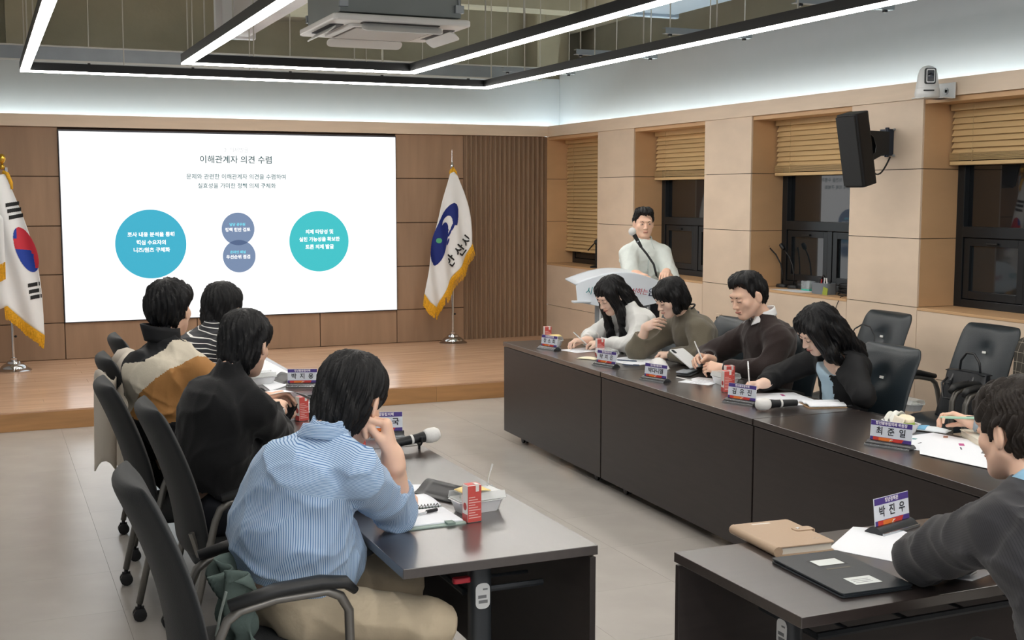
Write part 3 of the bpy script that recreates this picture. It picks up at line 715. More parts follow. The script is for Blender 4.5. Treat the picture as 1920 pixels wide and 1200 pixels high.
chC = make_chair('charcoal office chair holding the man in the beige and tan jacket', (.82, 5.52, 0), -HP, 'fabric')
chD = make_chair('charcoal office chair with a pale coat draped over its back', (.90, 6.42, 0), -HP, 'fabric')
chE = make_chair('charcoal office chair farthest down the left row behind the draped coat', (1.04, 7.3, 0), -HP, 'fabric')
make_chair('black leather chair behind the woman in the olive cardigan', (4.16, 6.72, 0), HP)
make_chair('black leather chair under the woman in the black blazer at the right row', (4.10, 5.15, 0), HP)
make_chair('black leather chair by the wall with a thin bag strap looped on its back', (5.37, 6.66, 0), HP)
make_chair('black leather chair by the wall with a handbag and a food box on it', (5.37, 5.72, 0), HP)
make_chair('black leather chair by the wall at the right edge with a checked coat on it', (5.34, 5.06, 0), HP)
make_chair('black leather chair behind the woman with long hair in a white shirt', (4.18, 7.42, 0), HP)
make_chair('black leather chair holding the man in the dark brown sweater', (4.15, 5.97, 0), HP)
make_chair('dark office chair under the man in the pinstripe suit', (2.50, 2.05, 0), 0, 'fabric')

# ================= LECTERN =================
lec = empty('lectern', 'white curved lectern with coloured brush lettering in front of the presenter', 'lectern', (4.56, 8.50, 0), math.radians(-14))
lw = mat('lectern_white', (206, 214, 222), .35, .5); lgrey = mat('lectern_acrylic', (176, 182, 188), .2, .5, trans=.35)
def lt(u, v):   # front skirt, bowed
    a = -1 + 2 * u; x = .35 * a
    top = 1.10 + .10 * math.cos(a * 1.45) if abs(a) < 1 else 1.1
    bot = .985 - .05 * math.cos(a * 1.5)
    return (x, -.18 - .07 * math.cos(a * 1.3) + .05 * v, bot + (top - bot) * v)
MB().sheet(lt, 24, 6, .012).build('front_fascia', lw, lec, smooth='auto')
MB().sheet(lambda u, v: (.35 * (-1 + 2 * u), -.13 - .07 * math.cos((-1 + 2 * u) * 1.3) + v * .40, 1.10 + .10 * math.cos((-1 + 2 * u) * 1.45) - .004 + .015 * v), 20, 6, .014).build('desk_board', lw, lec, smooth=True)
MB().box(-.39, -.25, -.24, -.16, .975, .99).build('side_lip', lw, lec, bevel=.004)
MB().rbox(-.20, .24, -.16, -.14, .02, .97, .005).build('acrylic_front', lgrey, lec)
for x in (-.17, .0, .21): MB().box(x, x + .012, -.175, -.165, .1, .93).build('white_rib', mat('rib_white', (232, 234, 236), .4), lec, bevel=.003)
MB().rbox(-.3, .3, -.2, .2, 0, .03, .05).build('base_plate', lw, lec)
def lfn(x, z):
    a = x / .35; return -.155 - .07 * math.cos(a * 1.3) - .02 + .02 * ((z - .98) / .2)
for t_, x, z, h, c in (('시민과', -.215, 1.065, .115, (20, 130, 138)), ('혁신하는', .10, 1.06, .085, (170, 40, 60)), ('안산', .262, 1.045, .10, (20, 30, 70))):
    M = frame((x, lfn(x, z) - .022, z), (1, -.12 if x > 0 else .1, -.07 if x > 0 else .0), (0, -.0, 1))
    text('brush_lettering', t_, h, mat('ink_%d_%d' % (c[0], c[1]), c, .6), lec, M, bold=.001, width={'시민과': .17, '혁신하는': .17, '안산': .13}[t_], shear=.25)
# microphone on gooseneck at the lectern
mic = empty('gooseneck_microphone', 'microphone with white foam cover held on a black gooseneck at the lectern', 'microphone', (4.86, 8.43, 1.17))
whitef = mat('mic_cover_white', (222, 222, 220), .8, .2, bump=.1, bscale=90)
MB().tube([(.03, .0, -.01), (.02, .03, .08), (-.02, .07, .16), (-.06, .10, .22)], .009, 8).build('gooseneck', blackm, mic, smooth=True)
MB().tube([(-.055, .10, .215), (-.075, .115, .26), (-.105, .13, .315)], [.012, .015, .018], 12).build('handle', blackm, mic, smooth='auto')
MB().tube([(-.075, .115, .255), (-.079, .118, .263)], .017, 12).build('ring', steel, mic)
MB().ball((-.118, .135, .338), (.031, .031, .033), 16, 12).build('foam_cover', whitef, mic, smooth=True)
MB().tube([(.03, .0, -.01), (.06, .02, -.03), (.10, .06, -.035)], .004, 6).build('cable', blackm, mic)
# ================= PEOPLE =================
# signed-distance bodies meshed with surface nets: limbs blend smoothly and taper
def _u(v): v = np.asarray(v, float); return v / (np.linalg.norm(v) + 1e-12)
class SDF:
    def __init__(s, h): s.h = h; s.pr = []
    def cone(s, a, b, ra, rb, k=.02, lat=None, ls=1.0, op=1, tag=0):
        s.pr.append(('c', np.array(a, float), np.array(b, float), ra, rb, k, None if lat is None else _u(lat), ls, op, tag)); return s
    def ell(s, c, r, k=.02, R=None, op=1, tag=0):
        s.pr.append(('e', np.array(c, float), np.array(r, float), None if R is None else np.array(R, float), 0, k, None, 1, op, tag)); return s
    def d(s, p, q):
        if q[0] == 'c':
            _, a, b, ra, rb, k, lat, ls, op, tg_ = q
            if lat is not None:
                w = (p - a) @ lat; p = p - np.multiply.outer(w * (1 - 1 / ls), lat)
                wb = (b - a) @ lat; b = b - lat * wb * (1 - 1 / ls)
            ba = b - a; t = np.clip(((p - a) @ ba) / (ba @ ba + 1e-12), 0, 1)
            return np.linalg.norm(p - a - t[..., None] * ba, axis=-1) - (ra + t * (rb - ra))
        _, c, r, R, _, k, _, _, op, tg_ = q
        v = p - c
        if R is not None: v = v @ R
        k0 = np.linalg.norm(v / r, axis=-1); k1 = np.linalg.norm(v / (r * r), axis=-1) + 1e-9
        return k0 * (k0 - 1) / k1
    def bbox(s, q):
        if q[0] == 'c': m = max(q[3], q[4]) * max(1, q[7]); return np.minimum(q[1], q[2]) - m, np.maximum(q[1], q[2]) + m
        m = max(q[2]); return q[1] - m, q[1] + m
    def mesh(s, post=None):
        h = s.h; lo = np.min([s.bbox(q)[0] for q in s.pr if q[8] > 0], 0) - 4 * h - .008; hi = np.max([s.bbox(q)[1] for q in s.pr if q[8] > 0], 0) + 4 * h + .008
        n = np.ceil((hi - lo) / h).astype(int) + 1; g = np.full(n, .1, np.float64); ax = [lo[i] + h * np.arange(n[i]) for i in range(3)]
        for q in s.pr:
            a, b = s.bbox(q); k = q[5]; mg = k + 3 * h + .01
            i0 = np.maximum(((a - mg - lo) / h).astype(int), 0); i1 = np.minimum(((b + mg - lo) / h).astype(int) + 2, n)
            if (i1 <= i0).any(): continue
            sl = tuple(slice(i0[i], i1[i]) for i in range(3))
            p = np.stack(np.meshgrid(*[ax[i][sl[i]] for i in range(3)], indexing='ij'), -1)
            d = s.d(p, q); o = g[sl]
            if q[8] > 0:
                t = np.clip(.5 + .5 * (o - d) / k, 0, 1); g[sl] = o * (1 - t) + d * t - k * t * (1 - t)
            else:
                t = np.clip(.5 - .5 * (o + d) / k, 0, 1); g[sl] = o * (1 - t) - d * t + k * t * (1 - t)
        if post is not None:
            m = np.abs(g) < .03; idx = np.argwhere(m); P = lo + idx * h; g[m] = post(P, g[m])
        g[0] = g[-1] = .1; g[:, 0] = g[:, -1] = .1; g[:, :, 0] = g[:, :, -1] = .1
        return nets(g, lo, h)
def nets(g, lo, h):
    sg = g < 0; n = np.array(g.shape) - 1
    c = [(i, j, k) for i in (0, 1) for j in (0, 1) for k in (0, 1)]
    sh = lambda A, o: A[o[0]:o[0] + n[0], o[1]:o[1] + n[1], o[2]:o[2] + n[2]]
    cnt = sum(sh(sg, o).astype(np.int8) for o in c); act = (cnt > 0) & (cnt < 8); idx = np.argwhere(act)
    vid = np.full(tuple(n), -1, np.int64); vid[act] = np.arange(len(idx))
    S = np.zeros((len(idx), 3)); N = np.zeros(len(idx))
    G = {o: g[idx[:, 0] + o[0], idx[:, 1] + o[1], idx[:, 2] + o[2]] for o in c}
    for o in c:
        for a in range(3):
            if o[a] == 0:
                o2 = list(o); o2[a] = 1; o2 = tuple(o2); v0 = G[o]; v1 = G[o2]; x = (v0 < 0) != (v1 < 0)
                t = np.where(x, v0 / np.where(x, v0 - v1, 1), 0); p = np.array(o, float)[None] + t[:, None] * (np.array(o2) - np.array(o))[None]
                S[x] += p[x]; N[x] += 1
    V = lo + (idx + S / N[:, None]) * h; F = []
    for a in range(3):
        b, cc = (a + 1) % 3, (a + 2) % 3
        s0 = [slice(0, n[i] + 1) for i in range(3)]; s1 = list(s0); s0[a] = slice(0, n[a]); s1[a] = slice(1, n[a] + 1)
        A0 = sg[tuple(s0)]; A1 = sg[tuple(s1)]; e = np.argwhere(A0 != A1)
        ok = (e[:, b] > 0) & (e[:, cc] > 0) & (e[:, b] < n[b]) & (e[:, cc] < n[cc]); e = e[ok]
        if not len(e): continue
        def vv(db, dc): q = e.copy(); q[:, b] += db; q[:, cc] += dc; return vid[q[:, 0], q[:, 1], q[:, 2]]
        qd = np.stack([vv(-1, -1), vv(0, -1), vv(0, 0), vv(-1, 0)], 1); fl = ~A0[e[:, 0], e[:, 1], e[:, 2]]
        qd[fl] = qd[fl][:, ::-1]; F.append(qd)
    return V, np.concatenate(F)
def mkmesh(name, parts, mats, parent, attrs=None, midx=None):
    off = 0; Vs = []; Fs = []
    for V, F in parts: Vs.append(V); Fs.append(F + off); off += len(V)
    V = np.concatenate(Vs); F = np.concatenate(Fs)
    V = V - np.array(parent.location) if parent is not None else V
    me = bpy.data.meshes.new(name); me.vertices.add(len(V)); me.vertices.foreach_set('co', V.ravel())
    me.loops.add(F.size); me.loops.foreach_set('vertex_index', F.ravel().astype(np.int32))
    me.polygons.add(len(F)); me.polygons.foreach_set('loop_start', np.arange(0, F.size, 4, dtype=np.int32)); me.polygons.foreach_set('loop_total', np.full(len(F), 4, np.int32))
    me.update(calc_edges=True); me.polygons.foreach_set('use_smooth', [True] * len(F))
    for m in (mats if isinstance(mats, (list, tuple)) else [mats]): me.materials.append(m)
    if midx is not None: me.polygons.foreach_set('material_index', midx.astype(np.int32))
    for k, v in (attrs or {}).items():
        a = me.attributes.new(k, 'FLOAT', 'POINT'); a.data.foreach_set('value', v.astype(np.float32))
    me.validate(); o = bpy.data.objects.new(name, me); C.objects.link(o); o.parent = parent
    return o
def wrinkle(P, amp, f=28, seed=0):
    amp = amp * 1.25; f = f * 1.9
    r = np.random.RandomState(seed); w = np.zeros(len(P))
    for i in range(4):
        k1 = _u(r.normal(size=3)) * f * (.6 + .35 * i); k2 = _u(r.normal(size=3)) * f * .45; k3 = _u(r.normal(size=3)) * f * .7
        ph = P @ k1 + 1.6 * np.sin(P @ k2 + i) + .8 * np.sin(P @ k3); w += (1 - np.abs(np.sin(ph * .5))) ** 2 / (1 + .6 * i)
    return amp * (w - .9)
skin = mat('skin', (232, 192, 168), .5, .35, var=.03, vscale=14, sss=.10)
skin_w = mat('skin_pale', (240, 206, 186), .5, .35, var=.03, vscale=14, sss=.10)
hair_b = hairmat('hair_black', (5, 5, 7), (16, 17, 20)); hair_br = hairmat('hair_brown', (22, 18, 16), (52, 44, 38))
eyew = mat('eye_white', (225, 222, 218), .3); irism = mat('iris', (28, 20, 16), .2); lipm = mat('lip', (178, 104, 96), .5); browm = mat('brow', (40, 34, 32), .8)
def hframe(c, f, up=(0, 0, 1)):
    f = _u(f); x = _u(np.cross(f, _u(up))); u = np.cross(x, f); return np.array(c, float), np.stack([x, f, u], 1)  # columns right, fwd, up
def head_prims(S, c, R, s=1.0, jaw=1.0):
    g = lambda *p: c + R @ (np.array(p) * s)
    e = lambda p, r, k=.02, op=1: S.ell(g(*p), np.array(r) * s, k * s, R, op)
    cn = lambda p, q, a, b, k=.015, op=1: S.cone(g(*p), g(*q), a * s, b * s, k * s, op=op)
    e((0, -.018, .032), (.074, .092, .086), .01)
    e((0, .022, -.028), (.060, .066, .082), .03)
    for sx in (-1, 1):
        cn((sx * .054, -.005, -.045), (sx * .020 * jaw, .056, -.094), .018, .015, .03)
        e((sx * .041, .052, -.022), (.023, .022, .022), .02)
    e((0, .062, -.094), (.024, .021, .018), .02)
    cn((-.036, .078, .028), (.036, .078, .028), .012, .012, .018)
    for sx in (-1, 1): e((sx * .031, .100, .006), (.019, .016, .011), .012, -1)
    for sx in (-1, 1): e((sx * .031, .0785, .004), (.0145, .0115, .0095), .006)
    cn((0, .086, .004), (0, .103, -.030), .007, .0105, .012)
    for sx in (-1, 1): e((sx * .0115, .094, -.034), (.0085, .0095, .007), .006)
    e((0, .084, -.0565), (.023, .010, .0055), .005); e((0, .083, -.067), (.020, .010, .006), .005)
    for sx in (-1, 1):
        a = math.radians(16) * sx; Rl = R @ np.array([[math.cos(a), -math.sin(a), 0], [math.sin(a), math.cos(a), 0], [0, 0, 1]])
        S.ell(g(sx * .079, -.014, -.006), np.array((.008, .019, .031)) * s, .007 * s, Rl); S.ell(g(sx * .090, -.008, -.004), np.array((.008, .010, .019)) * s, .005 * s, Rl, -1)
    return g
def face_bits(par, g, R, s, looking='open', lips=True):
    def bm(name, m, fn):
        b = MB(); fn(b); b.build(name, m, par, smooth=True, world=True)
    T = Matrix(np.array(R).tolist()).to_4x4()
    for sx in (-1, 1):
        bm('eyebrow', browm, lambda b: b.tube([g(sx * .017, .0905, .020), g(sx * .030, .0885, .0255), g(sx * .045, .079, .021)], [.0022 * s, .003 * s, .0015 * s], 6))
        if looking == 'open':
            Mx = Matrix.Translation(Vector(g(sx * .031, .0815, .0035))) @ T
            bm('eye', eyew, lambda b: b.ball((0, 0, 0), (.0125 * s, .009 * s, .0042 * s), 12, 8, M=Mx))
            bm('iris', irism, lambda b: b.ball((0, .0048 * s, 0), (.0048 * s, .005 * s, .0044 * s), 10, 8, M=Mx))
            bm('eyelid_line', browm, lambda b: b.tube([g(sx * .018, .0885, .0045), g(sx * .030, .0925, .0088), g(sx * .044, .0835, .005)], .0011 * s, 5))
        else:
            bm('eyelid_line', browm, lambda b: b.tube([g(sx * .018, .0885, .0015), g(sx * .030, .0912, -.0035), g(sx * .0445, .083, .0)], .0013 * s, 5))
    if lips: bm('lips', lipm, lambda b: b.tube([g(-.021, .0835, -.061), g(-.009, .0945, -.0605), g(0, .0945, -.062), g(.009, .0945, -.0605), g(.021, .0835, -.061)], [.002 * s, .0038 * s, .0042 * s, .0038 * s, .002 * s], 6))
def hair(par, c, R, s, style, m, seed=1, amp=1.0, vox=.0045):
    S = SDF(vox); g = lambda *p: c + R @ (np.array(p) * s)
    e = lambda p, r, k=.02, op=1: S.ell(g(*p), np.array(r) * s, k * s, R, op)
    cn = lambda p, q, a, b, k=.02, op=1, ls=1, lat=None: S.cone(g(*p), g(*q), a * s, b * s, k * s, op=op, ls=ls, lat=None if lat is None else R @ np.array(lat, float))
    rr = np.random.RandomState(seed)
    if style in ('short', 'mop', 'neat', 'curly'):
        v = {'short': 1.0, 'mop': 1.05, 'neat': .97, 'curly': 1.05}[style]
        e((0, -.020, .042), (.086 * v, .103 * v, .090 * v), .02)
        e((0, -.056, -.030 if style == 'mop' else 0), (.074 * v, .060 * v, .102 if style == 'mop' else .080), .03)
        if style == 'neat': e((0, .036, .090), (.060, .048, .032), .03); e((.0, .0, .108), (.064, .07, .030), .03)
        else: e((0, .040, .062), (.070, .048, .045), .03)
    elif style == 'bob':
        e((0, -.020, .044), (.092, .108, .092), .02); e((0, -.045, -.03), (.098, .085, .085), .04)
        for sx in (-1, 1): cn((sx * .080, .0, .02), (sx * .072, .028, -.075), .030, .022, .03)
        e((0, .062, .062), (.062, .034, .040), .03)
    elif style == 'long':
        e((0, -.018, .042), (.088, .104, .090), .02); e((0, -.05, -.04), (.088, .07, .10), .04)
        for sx in (-1, 1):
            cn((sx * .066, .035, .05), (sx * .080, .035, -.10), .030, .030, .04); cn((sx * .080, .035, -.10), (sx * .07, .085, -.26), .030, .024, .03)
            cn((sx * .07, .085, -.26), (sx * .05, .13, -.36), .022, .006, .03)
        cn((0, -.07, -.05), (0, -.13, -.24), .065, .05, .05, ls=1.4, lat=(1, 0, 0)); cn((0, -.13, -.24), (0, -.16, -.32), .045, .02, .04, ls=1.5, lat=(1, 0, 0))
    elif style == 'longback':
        e((0, -.018, .044), (.090, .106, .092), .02); e((0, -.05, -.04), (.094, .075, .11), .04)
        for sx in (-1, 1): cn((sx * .066, .045, .055), (sx * .082, .03, -.10), .032, .036, .04); cn((sx * .082, .03, -.10), (sx * .085, -.02, -.22), .034, .022, .03)
        cn((0, -.07, -.05), (0, -.12, -.22), .07, .055, .05, ls=1.35, lat=(1, 0, 0)); cn((0, -.12, -.22), (0, -.15, -.34), .05, .02, .04, ls=1.6, lat=(1, 0, 0))
    crown = np.array((0, -.045, .13)) * s
    def loc(P): return (P - c) @ R / s
    def post(P, d):
        L = loc(P); x, y, z = L.T
        if style in ('short', 'mop', 'neat', 'curly'):
            low = {'mop': -.014, 'short': -.004, 'neat': .010, 'curly': -.01}[style]; nap = {'mop': -.044, 'short': -.014, 'neat': .006, 'curly': -.01}[style]
            zc = np.interp(y, [-.13, -.055, -.03, .015, .03, .055, .075, .12], [-.092 + nap, -.085 + nap, -.050 + nap * .3, -.030, .012, .046 + low, .058 + low * 1.2, .064 + low])
            t0 = np.arctan2(x, y + .045); zc = zc + .006 * np.sin(t0 * 19 + 2 * np.sin(t0 * 5)) + .004 * np.sin(t0 * 47 + seed)
            if style == 'neat': zc = zc + np.where(y > .02, .022 * np.abs(x) / .05, 0) + np.where(y > .05, .008, 0)
            d = np.maximum(d, np.where(z < -.02, np.abs(x) - (.084 + .42 * (z + .02)), -1))
            d = np.maximum(d, (zc - z) * .8)
            ear = np.minimum(np.linalg.norm((L - np.array((.088, -.012, -.010))) / np.array((1, 1, 1.25)), axis=1), np.linalg.norm((L - np.array((-.088, -.012, -.010))) / np.array((1, 1, 1.25)), axis=1)) - .030
            d = np.maximum(d, -ear)
        elif style == 'bob':
            d = np.maximum(d, (-.105 - z) * .9); fw = np.linalg.norm((L - np.array((0, .135, -.045))) / np.array((1.0, 1.3, 1.22)), axis=1) - .066; d = np.maximum(d, -fw)
        else:
            fw = np.linalg.norm((L - np.array((0, .125, -.055))) / np.array((.80, 1.1, 1.45)), axis=1) - .068; d = np.maximum(d, -fw)
        q = (L * s - crown); th = np.arctan2(q[:, 0], q[:, 1] + 1e-9); r = np.linalg.norm(q, axis=1); f = np.clip((r - .012) / .05, 0, 1)
        if style == 'curly':
            disp = .0075 * (np.sin(L @ np.array((95, 40, 60)) + 2 * np.sin(L @ np.array((30, 80, 20)))) * np.sin(L @ np.array((-50, 90, 70)))) + .003 * np.sin(th * 40 + 6 * np.sin(r * 60))
        else:
            disp = .0032 * np.sin(th * 23 + 1.7 * np.sin(r * 45 + seed)) + .0022 * np.sin(th * 61 + 2 * np.sin(r * 30)) + .0040 * np.sin(th * 7 + 3 * np.sin(r * 25 + seed) + seed)
        return d - disp * f * amp
    V, F = S.mesh(post); L = loc(V); q = L * s - crown; th = np.arctan2(q[:, 0], q[:, 1] + 1e-9); r = np.linalg.norm(q, axis=1)
    return mkmesh('hair', [(V, F)], m, par, {'su': th + (0 if style != 'curly' else .2 * np.sin(r * 80)), 'sv': r})
def hand_prims(S, w, d, n, side, curl=(25, 35, 20), spread=4, thumb=30, s=1.0, per=None, tcurl=20):
    # w wrist, d towards the fingers, n palm normal (palm faces n), side=+1: thumb on the d x n side
    w = np.array(w, float); d = _u(d); n = _u(np.array(n, float) - d * np.dot(n, d)); t = np.cross(d, n) * side
    rot = lambda v, ax, a: v * math.cos(a) + np.cross(ax, v) * math.sin(a) + ax * np.dot(ax, v) * (1 - math.cos(a))
    ks = []
    for i in range(4):
        lo = (.027, .009, -.010, -.027)[i] * s; kn = w + d * (.088, .090, .085, .077)[i] * s + t * lo - n * (.002, .004, .003, 0)[i]
        S.cone(w + d * .008 + t * lo * .55, kn, .0145 * s, .0125 * s, .012); ks.append(kn)
    S.cone(w - d * .03, w + d * .012, .0265 * s, .025 * s, .015, lat=t, ls=1.15)
    S.ell(w + d * .045 * s + n * .004, (.045 * s, .036 * s, .013 * s), .012, np.stack([d, t, n], 1))
    ax0 = np.cross(d, n)
    for i in range(4):
        L = ((.043, .026, .021), (.047, .030, .022), (.044, .028, .021), (.034, .021, .018))[i]; rr = (.0092, .0094, .0088, .0078)[i] * s
        cu = curl if per is None or per[i] is None else per[i]
        dr = rot(d, n, -math.radians((1.5, .4, -.6, -1.7)[i] * spread) * side); p = ks[i]
        axis = _u(np.cross(dr, n)); acc = 0
        for j in range(3):
            acc += math.radians(cu[j]); q = rot(dr, axis, acc); p2 = p + q * L[j] * s; S.cone(p, p2, rr * (1 - .08 * j), rr * (.93 - .10 * j), .005); p = p2
    a = math.radians(thumb); b0 = w + d * .018 * s + t * .020 * s + n * .006
    q = _u(d * math.cos(a) + t * math.sin(a) + n * .35); p1 = b0 + q * .040 * s; S.cone(b0, p1, .0155 * s, .0125 * s, .012)
    q2 = _u(q + (-t * math.sin(math.radians(tcurl)) + n * .15)); p2 = p1 + q2 * .032 * s; S.cone(p1, p2, .0115 * s, .0098 * s, .006)
    q3 = _u(q2 + (-t * math.sin(math.radians(tcurl)) + n * .1)); S.cone(p2, p2 + q3 * .024 * s, .0098 * s, .0080 * s, .005)
def torso_prims(S, J, off, dep=.11, ls=1.42, belly=0, k=.05, tag=0):
    P, N = np.array(J['P'], float), np.array(J['N'], float); SL, SR = np.array(J['SL'], float), np.array(J['SR'], float); lat = _u(SR - SL); ax = _u(N - P)
    fwd = _u(np.cross(ax, lat)) * -1
    fwd = np.cross(lat, ax) * -1 if False else _u(np.cross(ax, lat)); B = np.array(J.get('bulge', 0.03))
    mid = P + (N - P) * .42 - fwd * B; ch = P + (N - P) * .74 - fwd * B * .8; top = (SL + SR) / 2 * .6 + N * .4 - ax * .035
    S.cone(P, mid, dep + belly * .5 + off, dep * .93 + belly + off, k, lat, ls * 1.0, tag=tag)
    S.cone(mid, ch, dep * .93 + belly + off, dep * 1.05 + off, k, lat, ls * 1.05, tag=tag)
    S.cone(ch, top, dep * 1.03 + off, dep * .62 + off, k, lat, ls * 1.05, tag=tag)
    if belly: S.ell(P + (N - P) * .3 + fwd * .06, (.15 + belly, .13 + belly, .13 + belly), .06, np.stack([lat, fwd, ax], 1), tag=tag)
    for sp in (SL, SR):
        S.cone(N - ax * .005, sp + (N - sp) * .12 + np.array((0, 0, .008)), .042 + off, .050 + off, .035, tag=tag)
    return lat, fwd, ax
def limb(S, a, b, ra, rb, k=.02, tag=0): S.cone(a, b, ra, rb, k, tag=tag)
def cuffcut(S, wr, dirn, r=.09, L=.16):   # open the sleeve end with a flat cut
    d = _u(dirn); S.cone(np.array(wr) + d * (r), np.array(wr) + d * (r + L), r, r, .002, op=-1)
def person(name_label, J, hf, hup=(0, 0, 1), hs=1.0, style='short', hm=None, top=None, topfn=None, sfn=None, cuffs=None, dep=.108, ls=1.42, belly=0, skinm=None, sleeves=(1, 1),
           legs=None, trous=None, shoe=True, hands=None, face='open', voxc=.009, wr=.004, arm=1.0, hairamp=1.0, hvox=.0045, extra=None, coff=.012, collar=None, fore=(1, 1), nk=.068, armr=(.060, .050, .042, .032)):
    skinm = skinm or skin; P = np.array(J['P'], float)
    e = empty('person', name_label, 'person', (P[0], P[1], 0))
    c, R = hframe(J['head'], hf, hup)
    S = SDF(.0042); g = head_prims(S, c, R, hs); N = np.array(J['N'], float)
    S.cone(c + R @ (np.array((0, -.025, -.05)) * hs), N - _u(N - P) * .0, .054 * hs, .052, .022); S.cone(N, N - _u(N - P) * .05, .052, .055, .02)
    parts = [S.mesh()]
    B = SDF(.014); torso_prims(B, J, -.018, dep, ls, 0)
    for s_ in 'LR':
        B.cone(J['S' + s_], J['E' + s_], armr[0] * .75, armr[1] * .75, .02); B.cone(J['E' + s_], J['W' + s_], armr[1] * .72, armr[2] * .72, .02)
    lg = legs or {}
    for s_ in 'LR':
        if 'H' + s_ in J: B.cone(J['H' + s_], J['K' + s_], .07, .05, .03); B.cone(J['K' + s_], J['A' + s_], .05, .035, .03)
    parts.append(B.mesh())
    for s_ in 'LR':
        hp = (hands or {}).get(s_)
        if hp:
            Hs = SDF(.0034); E_, W_ = np.array(J['E' + s_], float), np.array(J['W' + s_], float); f0 = hp.pop('from', .55); A_ = E_ + (W_ - E_) * f0
            Hs.cone(A_, W_, armr[2] * (1.05 - .2 * f0), armr[3] * .85, .01); hand_prims(Hs, W_, hp.pop('d'), hp.pop('n'), hp.pop('side', 1), **hp); parts.append(Hs.mesh())
    mkmesh('body', parts, skinm, e)
    if face: face_bits(e, g, R, hs, face)
    if style: hair(e, c, R, hs, style, hm or hair_b, seed=len(name_label), amp=hairamp, vox=hvox)
    T = SDF(voxc); lat, fwd, ax = torso_prims(T, J, coff, dep, ls, belly)
    for i, s_ in enumerate('LR'):
        if sleeves[i] != 0:
            E_, W_, S_ = (np.array(J[q + s_], float) for q in 'EWS')
            T.cone(S_, E_, armr[0] * arm + coff, armr[1] * arm + coff, .03)
            if sleeves[i] == 1:
                T.cone(E_, W_ - _u(W_ - E_) * .01, armr[1] * arm + coff, armr[3] * arm + coff * .9, .02); cuffcut(T, W_ - _u(W_ - E_) * .02, W_ - E_, .075)
            elif sleeves[i] < 0:
                Q = S_ + (E_ - S_) * -sleeves[i]; cuffcut(T, Q, E_ - S_, .105)
            elif sleeves[i] < 1:
                Q = E_ + (W_ - E_) * sleeves[i]; T.cone(E_, Q, armr[1] * arm + coff, armr[2] * arm + coff, .02); cuffcut(T, Q, W_ - E_, .085)
    # neck opening
    T.cone(N - ax * .01, N + ax * (nk - .04), .058, .054, .03)
    T.cone(N + ax * nk, N + ax * .2, .050, .075, .004, op=-1)
    if 'HL' in J:
        T.cone(P - ax * .30, P - ax * .18, .3, .3, .004, op=-1)
    sd = len(name_label)
    V, F = T.mesh(lambda Q, d: d - wrinkle(Q, wr, 26, sd))
    att = {}
    if sfn: att['su'] = sfn(V, J, lat, fwd, ax)
    mi = topfn(V[F].mean(1), J, lat, fwd, ax) if topfn else None
    mkmesh('top_garment', [(V, F)], top, e, att, mi)
    if 'HL' in J and trous is not None:
        Q = SDF(.012); Q.cone(P - lat * .075, P + lat * .075, .115, .115, .04)
        for s_ in 'LR':
            Q.cone(J['H' + s_], J['K' + s_], .098 + belly * .3, .070, .04); Q.cone(J['K' + s_], J['A' + s_], .070, .055, .03)
        V, F = Q.mesh(lambda X, d: d - wrinkle(X, wr * 1.2, 22, sd + 3)); mkmesh('trousers', [(V, F)], trous, e)
        if shoe:
            for s_ in 'LR':
                A_ = np.array(J['A' + s_], float); fw = np.array(J['K' + s_], float) - np.array(J['H' + s_], float); fw[2] = 0; fw = _u(fw if np.linalg.norm(fw) > .05 else fwd); fw[2] = 0
                Z = SDF(.009); b0 = np.array((A_[0], A_[1], .045)); Z.cone(b0 - fw * .05, b0 + fw * .13, .040, .032, .03, np.cross(fw, (0, 0, 1)), 1.15); Z.cone(b0, b0 + np.array((0, 0, .05)), .042, .04, .02)
                Z.cone(b0 + np.array((0, 0, -.10)) - fw * .4, b0 + np.array((0, 0, -.10)) + fw * .4, .062, .062, .002, op=-1)
                V, F = Z.mesh(); mkmesh('shoe', [(V, F)], mat('shoe_dark', (34, 32, 32), .5), e)
    return e, dict(c=c, R=R, g=g, lat=lat, fwd=fwd, ax=ax, N=N)
def seated_legs(J, side, z=.50, L=.44, w=.10, foot=(0, 0)):
    P = np.array(J['P'], float); f = _u(side); lt = np.cross(f, (0, 0, 1))
    for s_, q in (('L', -1), ('R', 1)):
        J['H' + s_] = P + lt * q * .085 - np.array((0, 0, .02)); K = P + lt * q * w + f * L; K[2] = z; J['K' + s_] = K
        A_ = K + f * (.02 + foot[0]); A_[2] = .10; J['A' + s_] = A_
    return J
def ribbon(par, name, pts, wd, th, m, up=(0, 0, 1)):
    b = MB(); b.tube(pts, wd, 10, flat=th, up=up); return b.build(name, m, par, smooth=True, world=True)
